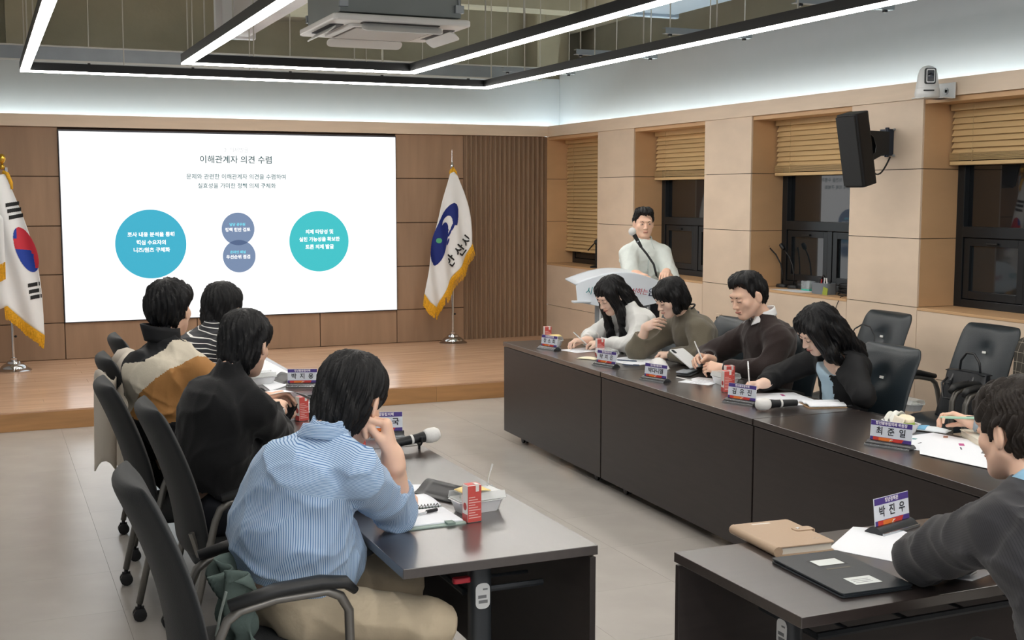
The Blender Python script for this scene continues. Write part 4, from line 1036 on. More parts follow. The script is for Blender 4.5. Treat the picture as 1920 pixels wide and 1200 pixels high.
def collar(par, info, m, r=.066, h=.035, tilt=.012, open_=50, th=.006, name='collar', wings=True, off=0.0, dz=.02):
    # band wrapped round the neck base, open at the front
    N, ax, fwd, lat = info['N'], info['ax'], info['fwd'], info['lat']; c0 = N + ax * dz
    def fn(u, v):
        a = math.radians(open_ / 2 + (360 - open_) * u); rr_ = r + tilt * (1 - v) ; dirn = fwd * math.cos(a) + lat * math.sin(a)
        drop = -.035 * (math.cos(a) * .5 + .5)
        return tuple(c0 + dirn * (rr_ + off) + ax * (h * (v - .5) + drop))
    co_ = MB().sheet(fn, 36, 4, th).build(name, m, par, smooth=True, world=True)
    at_ = co_.data.attributes.new('su', 'FLOAT', 'POINT'); at_.data.foreach_set('value', [v_.co.z for v_ in co_.data.vertices])
    if wings:
        for sg in (-1, 1):
            a = math.radians(open_ / 2) * sg; dirn = fwd * math.cos(a) + lat * math.sin(a); b0 = c0 + dirn * (r + .006) + ax * (h * .45 - .035)
            tip = c0 + fwd * (r + .038) + lat * sg * .052 - ax * (h * .5 + .052); o1 = c0 + (fwd * math.cos(a * 3.2) + lat * math.sin(a * 3.2)) * (r + .018) - ax * (h * .25 + .02)
            s_ = MB(); s_.sheet(lambda u, v: tuple((b0 * (1 - u) + o1 * u) * (1 - v) + (tip * (1 - u * .8) + o1 * u * .8 - ax * .012 * u) * v + fwd * .008 * v), 5, 5, .004); s_.build('collar_wing', m, par, smooth=True, world=True)
# ---- garments ----
shirt_blue = stripes('blue_pinstripe_shirt', (176, 198, 222), (72, 114, 164), .0044, .32)
black_knit = mat('black_knit', (20, 21, 23), .85, .2, bump=.15, bscale=220, sheen=.12)
jk_beige = mat('jacket_beige', (206, 198, 180), .75, .25, bump=.1, bscale=90); jk_black = mat('jacket_black', (26, 27, 30), .7, .25); jk_tan = mat('jacket_tan', (168, 122, 72), .75, .25, bump=.1, bscale=90)
tee_str = stripes('striped_tee', (36, 38, 44), (228, 228, 224), .020, .18)
white_sh = mat('white_shirt', (222, 224, 222), .75, .25, bump=.1, bscale=60)
olive = mat('olive_cardigan', (104, 98, 84), .85, .2, bump=.15, bscale=150, sheen=.2)
brown_kn = mat('dark_brown_knit', (46, 37, 36), .85, .2, bump=.15, bscale=200, sheen=.15)
blazer = mat('black_blazer', (28, 29, 31), .7, .25, bump=.08, bscale=150)
mint = mat('pale_mint_shirt', (220, 228, 224), .75, .25, bump=.12, bscale=80, var=.04, vscale=30)
suit = stripes('grey_pinstripe_suit', (50, 50, 54), (40, 41, 44), .006, .25)
khaki = mat('khaki_trousers', (186, 172, 148), .8, .25, bump=.1, bscale=70); darktr = mat('dark_trousers', (34, 36, 42), .8, .2)
HZ = lambda *a: np.array(a, float)
def lat_stripe(V, J, lat, fwd, ax): return V @ lat
# A : man in the blue striped shirt
J = dict(head=(1.045, 3.690, 1.155), N=(.935, 3.610, 1.060), SR=(1.005, 3.465, .965), SL=(.830, 3.770, .945), ER=(1.185, 3.695, .790), WR=(1.150, 3.600, .985), P=(.83, 3.70, .56), EL=(1.15, 4.05, .78), WL=(1.28, 3.85, .77), bulge=.05)
J.update(HR=HZ(.86, 3.60, .53), HL=HZ(.84, 3.80, .53), KR=HZ(1.20, 3.40, .52), KL=HZ(1.26, 3.85, .52), AR=HZ(1.16, 3.42, .10), AL=HZ(1.25, 3.8, .10))
def su_A(V, J, lat, fwd, ax):
    N = np.array(J['N']); P_ = np.array(J['P']); q0 = V - P_; u = np.arctan2(q0 @ lat, .04 - q0 @ fwd + .16) * .26
    h = (V - N) @ ax; yoke = h > -.115 - .18 * np.abs((V - N) @ lat) * 0
    out = np.where(yoke, h * 1.0, u)
    for s_ in 'LR':
        S_, E_, W_ = (np.array(J[q + s_]) for q in 'SEW')
        for a, b in ((S_, E_), (E_, W_)):
            t = ((V - a) @ (b - a)) / ((b - a) @ (b - a)); d = np.linalg.norm(V - a - np.clip(t, 0, 1)[:, None] * (b - a), axis=1)
            ax2 = _u(b - a); r1 = _u(np.cross(ax2, (0, 0, 1))); r2 = np.cross(ax2, r1); q = V - a; ang = np.arctan2(q @ r1, q @ r2) * .068
            use = (d < .092) & (t > (.10 if a is S_ else -.05)) & (t < 1.1); out = np.where(use, ang, out)
    return out
pA, iA = person('heavy set man in a blue and white striped shirt resting his cheek on his hand', J, (.62, .72, -.38), (.2, .05, 1), 1.16, 'mop', hair_b, shirt_blue, sfn=su_A, dep=.122, ls=1.22, belly=.030,
    sleeves=(.5, .36), trous=khaki, hands={'R': dict(d=(-.16, .12, .95), n=(-.90, .35, -.2), side=1, curl=(62, 78, 40), spread=1, thumb=18, s=1.22, **{'from': .2})}, face='down', voxc=.0065, wr=.0085, nk=.090, fore=(1, 1), armr=(.064, .056, .052, .040), coff=.014, hvox=.0035)
collar(pA, iA, stripes('blue_pinstripe_collar', (176, 198, 222), (72, 114, 164), .0044, .32), r=.072, h=.045, tilt=.012, wings=False, dz=.03)
MB().tube([(.80, 3.60, .60), (.90, 3.52, .605), (1.0, 3.50, .62)], .0001, 4)
# B : man in the black sweater
J = dict(head=(.972, 4.985, 1.190), N=(.890, 4.905, 1.085), SR=(.965, 4.755, .950), SL=(.845, 5.060, .955), ER=(1.10, 4.98, .80), WR=(1.13, 5.20, .875), EL=(1.05, 5.30, .82), WL=(1.12, 5.36, .90), P=(.83, 4.93, .55), bulge=.05)
seated_legs(J, (1, .1, 0))
pB, iB = person('man in a plain black sweater holding a sheet of paper with both hands', J, (.60, .78, -.22), (0, 0, 1), 1.09, 'mop', hair_b, black_knit, dep=.115, ls=1.3, belly=.015, trous=darktr,
    hands={'R': dict(d=(.35, .88, .2), n=(-.2, .1, -1), side=-1, curl=(22, 30, 18), thumb=26, **{'from': .6}), 'L': dict(d=(.75, .35, .1), n=(.2, -.4, -1), side=1, curl=(28, 35, 20), thumb=26, **{'from': .6})}, face='down', coff=.014, arm=1.02, wr=.008, nk=.088)
# C : man in the beige, black and tan jacket
J = dict(head=(.770, 5.690, 1.282), N=(.725, 5.640, 1.150), SR=(.850, 5.465, 1.010), SL=(.715, 5.770, 1.03), ER=(1.05, 5.44, .86), WR=(1.28, 5.56, .79), EL=(1.0, 6.0, .82), WL=(1.27, 5.9, .79), P=(.80, 5.58, .55), bulge=.05)
seated_legs(J, (1, .1, 0))
def mi_C(Cn, J, lat, fwd, ax):
    N = np.array(J['N']); P = np.array(J['P']); L = (Cn - N) @ lat; H_ = (Cn - N) @ ax; Fw = (Cn - N) @ fwd; S_ = np.array(J['SR'])
    out = np.zeros(len(Cn))
    out[(H_ < -.17 - .75 * (.15 - L)) & (L > -.08)] = 2
    out[(L < -.085)] = 1
    out[(H_ > -.075) & (np.abs(L) < .10) & (Fw < .06)] = 1
    for s_ in 'LR':
        S_, E_, W_ = (np.array(J[q + s_]) for q in 'SEW'); tt = ((Cn - S_) @ (E_ - S_)) / ((E_ - S_) @ (E_ - S_)); dd = np.linalg.norm(Cn - S_ - np.clip(tt, 0, 1.2)[:, None] * (E_ - S_), axis=1)
        out[(tt > .30) & (dd < .11)] = 2; out[(tt > .97) & (dd < .11)] = 1
        t2 = ((Cn - E_) @ (W_ - E_)) / ((W_ - E_) @ (W_ - E_)); d2 = np.linalg.norm(Cn - E_ - np.clip(t2, 0, 1)[:, None] * (W_ - E_), axis=1); out[(t2 > .05) & (d2 < .085)] = 1
    out[(H_ < -.31 - .2 * L)] = 1
    return out
pC, iC = person('man in a beige, black and tan panelled jacket with a high black collar', J, (.55, .83, .02), (0, 0, 1), 1.10, 'short', hair_b, [jk_beige, jk_black, jk_tan], topfn=mi_C, dep=.118, ls=1.32, trous=darktr, face='open', coff=.022, arm=1.15, wr=.010, hairamp=1.3, voxc=.0065)
collar(pC, iC, jk_black, r=.080, h=.075, tilt=-.008, open_=70, th=.012, wings=False, dz=.045)
# D : man in the striped tee
J = dict(head=(1.132, 6.40, 1.205), N=(1.075, 6.34, 1.110), SR=(1.095, 6.165, 1.015), SL=(1.010, 6.510, 1.020), P=(.93, 6.37, .55), ER=(1.12, 6.08, .76), WR=(1.14, 6.30, .66), EL=(1.10, 6.70, .76), WL=(1.15, 6.50, .66), bulge=.05)
seated_legs(J, (1, .1, 0))
def su_D(V, J, lat, fwd, ax): return V @ _u(ax * .9 - fwd * .25)
pD, iD = person('man in a white tee with thin black stripes seated farthest along the left row', J, (.55, .83, -.12), (.05, 0, 1), 1.10, 'mop', hair_b, tee_str, sfn=su_D, sleeves=(-.8, -.8), dep=.11, trous=darktr, hands={'R': dict(d=(.4, .8, -.1), n=(0, 0, -1), side=-1, **{'from': .1}), 'L': dict(d=(.4, -.8, -.1), n=(0, 0, -1), side=1, **{'from': .1})}, face='open', coff=.018)
# E : woman with long hair
J = dict(head=(3.985, 7.487, 1.105), N=(4.105, 7.450, 1.005), SL=(4.105, 7.295, .915), SR=(4.13, 7.62, .915), EL=(4.01, 7.20, .795), WL=(3.90, 7.465, .775), ER=(3.98, 7.80, .785), WR=(3.86, 7.62, .785), P=(4.20, 7.44, .56), bulge=.05)
seated_legs(J, (-1, 0, 0), L=.40)
pE, iE = person('woman with very long black hair in a white shirt bent over writing', J, (-.86, -.12, -.50), (-.45, -.1, .85), 1.06, 'long', hair_b, white_sh, skinm=skin_w, dep=.098, ls=1.3, trous=darktr, armr=(.052, .044, .036, .027),
    hands={'L': dict(d=(-.35, .9, .0), n=(.15, -.1, -1), side=1, curl=(35, 45, 25), thumb=24, s=.92, **{'from': .75}), 'R': dict(d=(-.8, .1, 0), n=(0, -.2, -1), side=-1, curl=(30, 40, 25), s=.92, **{'from': .75})}, face='down', coff=.018, arm=1.1, wr=.010)
# F : woman with bob in olive cardigan
J = dict(head=(4.00, 6.720, 1.145), N=(4.130, 6.735, 1.030), SL=(4.125, 6.555, .935), SR=(4.15, 6.905, .935), EL=(4.09, 6.47, .800), WL=(4.03, 6.745, .778), ER=(3.93, 7.02, .780), WR=(3.955, 6.935, .945), P=(4.20, 6.74, .56), bulge=.05)
seated_legs(J, (-1, 0, 0))
pF, iF = person('woman with a black bob in an olive cardigan holding her fingers to her mouth', J, (-.90, .0, -.42), (-.42, 0, .9), .98, 'bob', hair_b, olive, skinm=skin_w, dep=.10, ls=1.35, trous=darktr, armr=(.055, .047, .036, .026),
    hands={'L': dict(d=(-.3, .95, .0), n=(0, 0, -1), side=1, curl=(45, 60, 40), thumb=15, s=.92, **{'from': .75}), 'R': dict(d=(.05, -.75, .25), n=(.75, -.1, -.3), side=1, curl=(18, 42, 25), thumb=25, s=.95, **{'from': .55})}, face='down', coff=.020, arm=1.2, wr=.005, sleeves=(1, .55))
ribbon(pF, 'black_neck_trim', [tuple(iF['N'] + iF['ax'] * .040 + (iF['fwd'] * (math.cos(a) * 1.15 + .12) + iF['lat'] * math.sin(a)) * .060 - iF['ax'] * .022 * math.cos(a)) for a in [i * math.pi * 2 / 20 for i in range(21)]], .0055, 1, jk_black)
# G : man in dark brown sweater
J = dict(head=(4.05, 5.936, 1.215), N=(4.165, 5.940, 1.085), SL=(4.145, 5.765, .970), SR=(4.185, 6.110, .970), EL=(4.06, 5.71, .825), WL=(3.905, 5.955, .795), ER=(4.05, 6.36, .81), WR=(3.935, 6.16, .825), P=(4.20, 5.97, .56), bulge=.04)
seated_legs(J, (-1, 0, 0))
pG, iG = person('man in a dark brown sweater over a white collar looking down at his notes', J, (-.93, -.06, -.30), (-.3, 0, .95), 1.06, 'neat', hair_b, brown_kn, dep=.115, ls=1.4, trous=darktr,
    hands={'L': dict(d=(-.50, .80, .1), n=(.55, .25, -.7), side=-1, curl=(32, 45, 30), thumb=24, **{'from': .8}), 'R': dict(d=(-.75, -.1, .15), n=(.2, -.55, -.7), side=1, curl=(35, 45, 30), thumb=24, **{'from': .8})}, face='down', coff=.016, arm=1.08, wr=.005)
whc = mat('white_collar', (232, 234, 236), .7, .2)
collar(pG, iG, whc, r=.062, h=.045, tilt=.014, open_=50, dz=.045)
for s_ in 'LR':
    E_, W_ = np.array(J['E' + s_]), np.array(J['W' + s_]); d = _u(W_ - E_)
    MB().tube([tuple(W_ - d * .075), tuple(W_ - d * .03), tuple(W_ - d * .012)], [.046, .047, .045], 16).build('shirt_cuff', whc, pG, smooth='auto', world=True)
# H : woman in black blazer
J = dict(head=(3.965, 5.170, 1.100), N=(4.105, 5.205, .990), SL=(4.11, 5.055, .900), SR=(4.13, 5.395, .905), EL=(4.07, 4.93, .790), WL=(4.06, 5.10, .90), ER=(4.0, 5.60, .795), WR=(3.835, 5.465, .785), P=(4.16, 5.22, .56), bulge=.05)
seated_legs(J, (-1, 0, 0))
def mi_H(Cn, J, lat, fwd, ax):
    N = np.array(J['N']); L = (Cn - N) @ lat; H_ = (Cn - N) @ ax; Fw = (Cn - N) @ fwd; out = np.zeros(len(Cn)); out[(np.abs(L - .0) < .055) & (Fw > .03) & (H_ < -.03) & (H_ > -.27)] = 1; return out
pH, iH = person('woman with long black hair in a black blazer over a light blue top', J, (-.84, .12, -.56), (-.5, -.1, .85), 1.03, 'longback', hair_b, [blazer, mat('light_blue_top', (176, 204, 222), .7)], topfn=mi_H, skinm=skin_w, dep=.10, ls=1.35, trous=darktr, armr=(.054, .046, .038, .03),
    hands={'R': dict(d=(-.5, .05, -.0), n=(.1, -.3, -1), side=1, curl=(35, 50, 30), thumb=26, s=.95, **{'from': .8})}, face='down', coff=.016, arm=1.05, wr=.006)
# K : presenter
J = dict(head=(5.015, 8.866, 1.560), N=(5.013, 8.86, 1.405), SR=(4.860, 8.835, 1.315), SL=(5.155, 8.800, 1.310), ER=(4.79, 8.66, 1.09), WR=(4.72, 8.44, 1.18), EL=(5.16, 8.62, 1.07), WL=(4.97, 8.42, 1.19), P=(5.03, 8.93, .93), bulge=.0,
    HL=(5.11, 8.93, .90), HR=(4.95, 8.93, .90), KL=(5.12, 8.92, .5), KR=(4.93, 8.92, .5), AL=(5.12, 8.95, .10), AR=(4.93, 8.95, .10))
pK, iK = person('standing presenter in a pale mint short sleeved shirt behind the lectern', J, (-.30, -.95, -.05), (0, 0, 1), 1.0, 'neat', hair_b, mint, dep=.105, ls=1.45, sleeves=(-.92, -.92), trous=darktr,
    hands={'R': dict(d=(.2, -.6, -.1), n=(0, 0, -1), side=-1, curl=(15, 20, 15), **{'from': .1}), 'L': dict(d=(-.4, -.5, -.1), n=(0, 0, -1), side=1, curl=(15, 20, 15), **{'from': .1})}, face='open', coff=.014, arm=1.05, wr=.006, voxc=.007, nk=.046)
collar(pK, iK, mat('mint_collar', (206, 216, 212), .75), r=.062, h=.05, tilt=.018, open_=70, dz=.045, th=.008)
MB().tube([tuple(iK['N'] - iK['ax'] * (.03 + .06 * i) + iK['fwd'] * (.090 + .018 * min(i, 3))) for i in range(7)], [.013] * 7, 6, flat=.35).build('placket', mat('mint_placket', (208, 218, 214), .75), pK, smooth=True, world=True)
for i in range(4): MB().ball(tuple(iK['N'] - iK['ax'] * (.06 + .07 * i) + iK['fwd'] * (.118 - .0 * i)), .0045, 8, 6).build('button', mat('button_mint', (170, 184, 182), .4), pK, world=True)
# J : man in pinstripe suit, bottom right
J = dict(head=(2.435, 2.343, 1.192), N=(2.412, 2.250, 1.062), SL=(2.262, 2.215, .985), SR=(2.60, 2.270, .985), EL=(2.345, 2.585, .800), WL=(2.56, 2.60, .785), ER=(2.92, 2.45, .80), WR=(2.80, 2.72, .78), P=(2.36, 1.98, .55), bulge=.05)
seated_legs(J, (.1, 1, 0))
def su_J(V, J, lat, fwd, ax):
    q0 = V - np.array(J['P']); out = np.arctan2(q0 @ lat, .12 - q0 @ fwd) * .22
    S_, E_ = np.array(J['SL']), np.array(J['EL'])
    for a, b in ((np.array(J['SL']), np.array(J['EL'])), (np.array(J['EL']), np.array(J['WL']))):
        t = ((V - a) @ (b - a)) / ((b - a) @ (b - a)); d = np.linalg.norm(V - a - np.clip(t, 0, 1)[:, None] * (b - a), axis=1); ax2 = _u(b - a); r1 = _u(np.cross(ax2, (0, 0, 1))); r2 = np.cross(ax2, r1); q = V - a
        out = np.where((d < .095) & (t > .0), np.arctan2(q @ r1, q @ r2) * .07, out)
    return out
pJ, iJ = person('man with wavy dark brown hair in a charcoal pinstripe suit in the lower right corner', J, (-.06, .97, -.16), (0, 0, 1), 1.08, 'curly', hair_br, suit, sfn=su_J, dep=.12, ls=1.45, trous=darktr, face='open', coff=.020, arm=1.12, wr=.009, voxc=.0075, hvox=.0035,
    hands={'L': dict(d=(1, .1, 0), n=(0, 0, -1), side=1, **{'from': .8})})
collar(pJ, iJ, mat('pale_blue_collar', (150, 196, 224), .7), r=.064, h=.04, tilt=.01, open_=60, wings=False, dz=.045)
# I : arm of the person out of frame, holding a green pen
J = dict(head=(4.30, 3.50, 1.20), N=(4.36, 3.52, 1.05), SL=(4.36, 3.33, .95), SR=(4.36, 3.70, .95), ER=(4.15, 3.85, .80), WR=(3.975, 4.085, .80), EL=(4.15, 3.25, .80), WL=(3.9, 3.35, .78), P=(4.55, 3.52, .55), bulge=.04)
seated_legs(J, (-1, 0, 0))
pI, iI = person('person in a grey blue sleeve reaching in from the right edge with a green pen', J, (-.9, .1, -.2), (0, 0, 1), 1.0, 'short', hair_b, mat('grey_blue_knit', (150, 162, 172), .8), dep=.11, trous=darktr, hands={'R': dict(d=(-.35, .62, .22), n=(-.35, -.2, -.9), side=-1, curl=(30, 55, 25), spread=3, thumb=30, **{'from': .45})}, face=None, coff=.014, arm=1.05)
# ================= SMALL THINGS =================
TZ = .7255
def T3(x, y, z=TZ, rz=0.0): return Matrix.Translation((x, y, z)) @ Matrix.Rotation(rz, 4, 'Z')
purple = mat('plate_purple', (72, 54, 132), .5); orange = mat('plate_orange', (226, 120, 44), .5); redpl = mat('plate_red', (198, 56, 48), .5)
platew = mat('plate_white', (214, 220, 230), .45); inkm = mat('ink_dark', (28, 32, 44), .6); wtx = mat('plate_white_text', (236, 232, 240), .5)
standm = mat('stand_dark', (34, 36, 40), .25, .5); chromes = mat('stand_chrome', (190, 194, 198), .15, .5, metal=.9)
def nameplate(label, x, y, face, name, head='청년활동협의체', w=.195, hh=.098, tilt=6, dx=0):
    # face: direction (deg) the plate looks, 0 = +X
    e = empty('name_plate', label, 'name plate', (x, y, TZ), math.radians(face) + HP, group='name plates on the tables')
    # local: front looks to -Y
    M = Matrix.Translation((0, 0, .018)) @ Matrix.Rotation(math.radians(-tilt), 4, 'X')
    MB().box(-w / 2, w / 2, -.0015, .0015, 0, hh, M).build('acrylic_plate', platew, e)
    for sy in (-1, 1):
        y0, y1 = (-.0021, -.0016) if sy < 0 else (.0016, .0021)
        MB().box(-w / 2 + .001, w / 2 - .001, y0, y1, hh * .76, hh - .001, M).build('purple_band', purple, e)
        MB().box(-w / 2 + .001, w / 2 - .001, y0, y1, .001, hh * .22, M).build('purple_band', purple, e)
        y0, y1 = (-.0026, -.0022) if sy < 0 else (.0022, .0026)
        MB().prism([(-w * .42, .003), (w * .26, .003), (w * .32, hh * .21), (-w * .42, hh * .21)] if sy < 0 else [(-w * .32, .003), (w * .42, .003), (w * .42, hh * .21), (-w * .26, hh * .21)], -max(y0, y1, key=abs), -min(y0, y1, key=abs), M @ Matrix.Rotation(HP, 4, 'X')).build('red_band', redpl, e)
        y2 = y0 - .0005 if sy < 0 else y1
        MB().box(-w * .28, w * .04, y2, y2 + .0005, .004, hh * .20, M).build('orange_band', orange, e)
        MT_ = M @ (Matrix.Rotation(HP, 4, 'X') if sy < 0 else Matrix.Rotation(math.pi, 4, 'Z') @ Matrix.Rotation(HP, 4, 'X'))
        text('name_lettering', name, hh * .40, inkm, e, MT_ @ Matrix.Translation((-dx if sy < 0 else -dx, hh * .49, .0024)), bold=.0007, ex=.0001, space=1.25 if len(name) > 4 else 1.0)
        text('header_lettering', head, hh * .17, wtx, e, MT_ @ Matrix.Translation((0, hh * .875, .0024)), bold=.0004, ex=.0001)
        MB().tube([(0, 0, 0), (.006, .006, 0), (.016, .008, 0)], .0012, 4, M=MT_ @ Matrix.Translation((-.004, hh * .07, .0036))).build('white_mark', wtx, e)
    s = MB(); pts = [(-.035 + .07 * i / 10, .004 + .020 * math.sin(math.pi * i / 10)) for i in range(11)]
    s.prism(pts + [(.035, 0), (-.035, 0)], -w / 2 - .006, w / 2 + .006, frame((0, 0, 0), (0, 1, 0), (0, 0, 1))).build('stand_base', standm, e, smooth='auto')
    MB().box(-w / 2 - .007, w / 2 + .007, -.038, -.033, .0, .009).build('chrome_strip', chromes, e, bevel=.001)
nameplate('name plate beside the sandwich box at the far end of the right row', 3.60, 7.68, 196, '장 소 희', w=.165, hh=.08)
nameplate('name plate before the woman in the olive cardigan', 3.57, 6.77, 196, '박 지 은', w=.17, hh=.08)
nameplate('name plate beside the white face mask and the silver phone', 3.55, 6.12, 198, '박다니엘', w=.17, hh=.08)
nameplate('name plate standing next to the covered microphone on the right row', 3.57, 5.27, 200, '김 유 진', w=.175, hh=.082)
nameplate('wide name plate in front of the opened sandwich', 3.53, 4.09, 203, '최 준 일', head='청년활동협의체 위원장', w=.19, hh=.09)
nameplate('name plate standing beyond the tan planner on the lower right table', 2.66, 3.06, 285, '박 진 우', head='청년정책관', w=.185, hh=.093)
nameplate('name plate beyond the held paper on the left row', 1.62, 6.72, 250, '박 지 용', w=.165, hh=.082)
nameplate('name plate half hidden behind the raised hand of the blue shirt man', 1.61, 5.18, 255, '국', w=.175, hh=.09, dx=-.056)
# ---- juice cartons ----
cred = mat('carton_red', (204, 84, 78), .4, var=.05, vscale=60); cwhite = mat('carton_white', (226, 222, 218), .4); cprint = mat('carton_print', (176, 58, 56), .5); cpale = mat('carton_pale_print', (232, 190, 184), .5)
def carton(label, x, y, rz, h=.118, straw=False):
    e = empty('juice_carton', label, 'carton', (x, y, TZ), rz, group='red juice cartons'); a, b = .026, .019
    MB().box(-a, a, -b, b, 0, h).build('box', cwhite, e, bevel=.003)
    MB().box(-a + .001, a - .001, -b - .0006, -b + .001, .002, h - .002).box(-a + .001, a - .001, b - .001, b + .0006, .002, h - .002).build('red_panel', cred, e)
    MB().box(a - .001, a + .0006, -b + .002, b - .002, .002, h * .22).build('red_band', cprint, e); MB().box(-a - .0006, -a + .001, -b + .002, b - .002, .002, h * .22).build('red_band', cprint, e); MB().box(a - .001, a + .0006, -b + .002, b - .002, h * .82, h - .002).build('red_band', cprint, e)
    MB().ball((a, 0, h * .42), (.0012, .012, .013), 12, 8).ball((-a, 0, h * .42), (.0012, .012, .013), 12, 8).build('pomegranate_print', cprint, e, smooth=True)
    s = MB()
    for k in range(9): s.box(-a + .004, a - .004 - .01 * (k % 3), -b - .0011, -b - .0006, h * .12 + k * .0085, h * .12 + k * .0085 + .0028)
    s.build('fine_print', cpale, e); tag(bpy.data.objects[e.children[-1].name], kind='stuff')
    MB().box(-a + .003, a - .003, -b + .003, b - .003, h, h + .0012).build('top_fold', cred, e)
    MB().box(.004, .016, -b - .001, b * .3, h - .001, h + .0025).box(.004, .016, -b - .0016, -b - .0004, h - .022, h).build('straw_tab', cwhite, e)
    if straw: MB().tube([(-.008, 0, h), (-.012, .0, h + .03), (-.03, .004, h + .045)], .0025, 8).build('straw', cwhite, e)
carton('red pomegranate juice carton alone at the near end of the left row', 1.45, 3.69, .12, .125)
carton('red juice carton behind the chin of the man in the blue shirt', 1.44, 4.98, -.1)
carton('red juice carton beside the hands holding a paper', 1.37, 5.70, .3)
carton('red juice carton at the far left beside the black sweater man', 1.36, 7.02, .2)
carton('red and white juice carton at the far end of the right row', 3.76, 8.05, -.12)
carton('red and white juice carton with a straw beside the bent white shirt woman', 3.76, 7.22, -.12, straw=True)
carton('red juice carton with a pomegranate print beside the hand writing in black sleeve', 3.71, 5.62, -.12)
carton('red juice carton by the white cuff, behind its twin', 3.83, 5.78, -.15)
# ---- lunch boxes ----
trayw = mat('tray_white', (222, 224, 226), .45); lidc = mat('lid_clear', (228, 232, 232), .15, .5, alpha=.45); bread = mat('bread', (236, 224, 196), .8, var=.04, vscale=30); lettuce = mat('lettuce', (160, 186, 92), .7, var=.15, vscale=40); eggm = mat('egg_yellow', (240, 206, 110), .7); ham = mat('ham_pink', (222, 160, 136), .7); wrapm = mat('paper_wrap', (226, 228, 222), .7, var=.05, vscale=40, bump=.3, bscale=50)
def tray(e, w=.17, d=.11, h=.042, z=0):
    s = MB(); n = 0
    def ring_(hw, hd, zz, r=.02): return [(hw - r, hd, zz), (-hw + r, hd, zz), (-hw, hd - r, zz), (-hw, -hd + r, zz), (-hw + r, -hd, zz), (hw - r, -hd, zz), (hw, -hd + r, zz), (hw, hd - r, zz)]
    L = [ring_(w * .42, d * .40, z), ring_(w / 2, d / 2, z + h), ring_(w / 2 + .006, d / 2 + .006, z + h), ring_(w / 2 - .003, d / 2 - .003, z + h - .001), ring_(w * .42 - .002, d * .40 - .002, z + .003)]
    vs = [p for l in L for p in l]; fs = []
    for j in range(len(L) - 1):
        for i in range(8): k = (i + 1) % 8; fs.append((j * 8 + i, j * 8 + k, (j + 1) * 8 + k, (j + 1) * 8 + i))
    fs.append(tuple(reversed(range(8)))); fs.append(tuple(range(32, 40)))
    s.add(vs, fs).build('tray', trayw, e)
def lunchbox(label, x, y, rz, z=TZ, lid=True, cut=False, wrap=True, yellow=False):
    e = empty('lunch_box', label, 'food box', (x, y, z), rz, group='white sandwich boxes')
    tray(e)
    if wrap:
        def hm_(u, v): return (-.068 + .136 * u, -.04 + .08 * v, .03 + .030 * math.sin(math.pi * min(1, max(0, u))) ** .4 * math.sin(math.pi * v) ** .4 + .004 * math.sin(u * 17 + v * 9) * math.sin(v * 13))
        if not cut: MB().sheet(hm_, 16, 10, .004).build('wrapped_sandwich', wrapm, e, smooth=True)
    if lid: MB().prism([(-.08, -.05), (.08, -.05), (.085, -.04), (.085, .04), (.08, .05), (-.08, .05), (-.085, .04), (-.085, -.04)], .043, .046).prism([(-.07, -.042), (.07, -.042), (.07, .042), (-.07, .042)], .066, .069).sheet(lambda u, v: (-.085 + .17 * u, -.052 + .01 * v, .044 + .024 * v), 2, 2, .002).sheet(lambda u, v: (-.085 + .17 * u, .052 - .01 * v, .044 + .024 * v), 2, 2, .002).build('clear_lid', lidc, e)
    if yellow: MB().sheet(lambda u, v: (-.07 + .10 * u, -.045 + .08 * v, .072 + .006 * math.sin(u * 3)), 6, 6, .002).build('napkin_packet', mat('packet_yellow', (240, 214, 140), .5, var=.08, vscale=20), e, smooth=True)
    if cut:
        for k, (m_, z0, z1, w_) in enumerate(((bread, .012, .030, .034), (eggm, .030, .042, .033), (ham, .042, .050, .035), (lettuce, .050, .066, .037), (bread, .066, .084, .034))):
            pts = [(.035 + w_ * math.cos(a) * (1 + .05 * math.sin(a * 5 + k)), 0 + w_ * 1.05 * math.sin(a) * (1 + .05 * math.sin(a * 7 + k))) for a in [2 * math.pi * i / 20 for i in range(20)]]
            MB().prism(pts, z0, z1, Matrix.Translation((-.005, 0, .0)) @ Matrix.Rotation(math.radians(14), 4, 'Y')).build(('bread_slice', 'egg_layer', 'ham_slice', 'lettuce_leaf', 'bread_slice')[k], m_, e, bevel=.004)
        MB().sheet(lambda u, v: (-.078 + .07 * u, -.045 + .09 * v, .035 + .035 * math.sin(math.pi * v) + .012 * math.sin(u * 11 + v * 5) + .01 * u), 12, 12, .002).build('crumpled_paper', wrapm, e, smooth=True)
        MB().sheet(lambda u, v: (.0 + .085 * u, -.052 + .02 * v, .02 + .055 * v), 5, 5, .0015).build('inner_wrap', mat('paper_cream', (240, 232, 214), .7), e, smooth=True)
lunchbox('white sandwich box with a yellow packet beside the front juice carton', 1.52, 3.82, .12, yellow=True)
lunchbox('white sandwich box under the hands of the black sweater man', 1.30, 5.76, .2)
lunchbox('white sandwich box by the large sheet on the far left table', 1.42, 6.92, .1)
lunchbox('white sandwich box at the far end of the right row', 3.72, 7.88, 1.5, yellow=True)
lunchbox('white wrapped sandwich box beside the long haired woman', 3.73, 7.06, 1.45)
lunchbox('white sandwich box beside the two paired juice cartons', 3.86, 5.86, 1.5, wrap=False)
lunchbox('opened sandwich box showing lettuce and egg on the right row', 3.82, 4.36, 4.55, lid=False, cut=True)
lunchbox('white sandwich box left on the black leather chair by the wall', 5.26, 5.93, 1.5, z=.468)
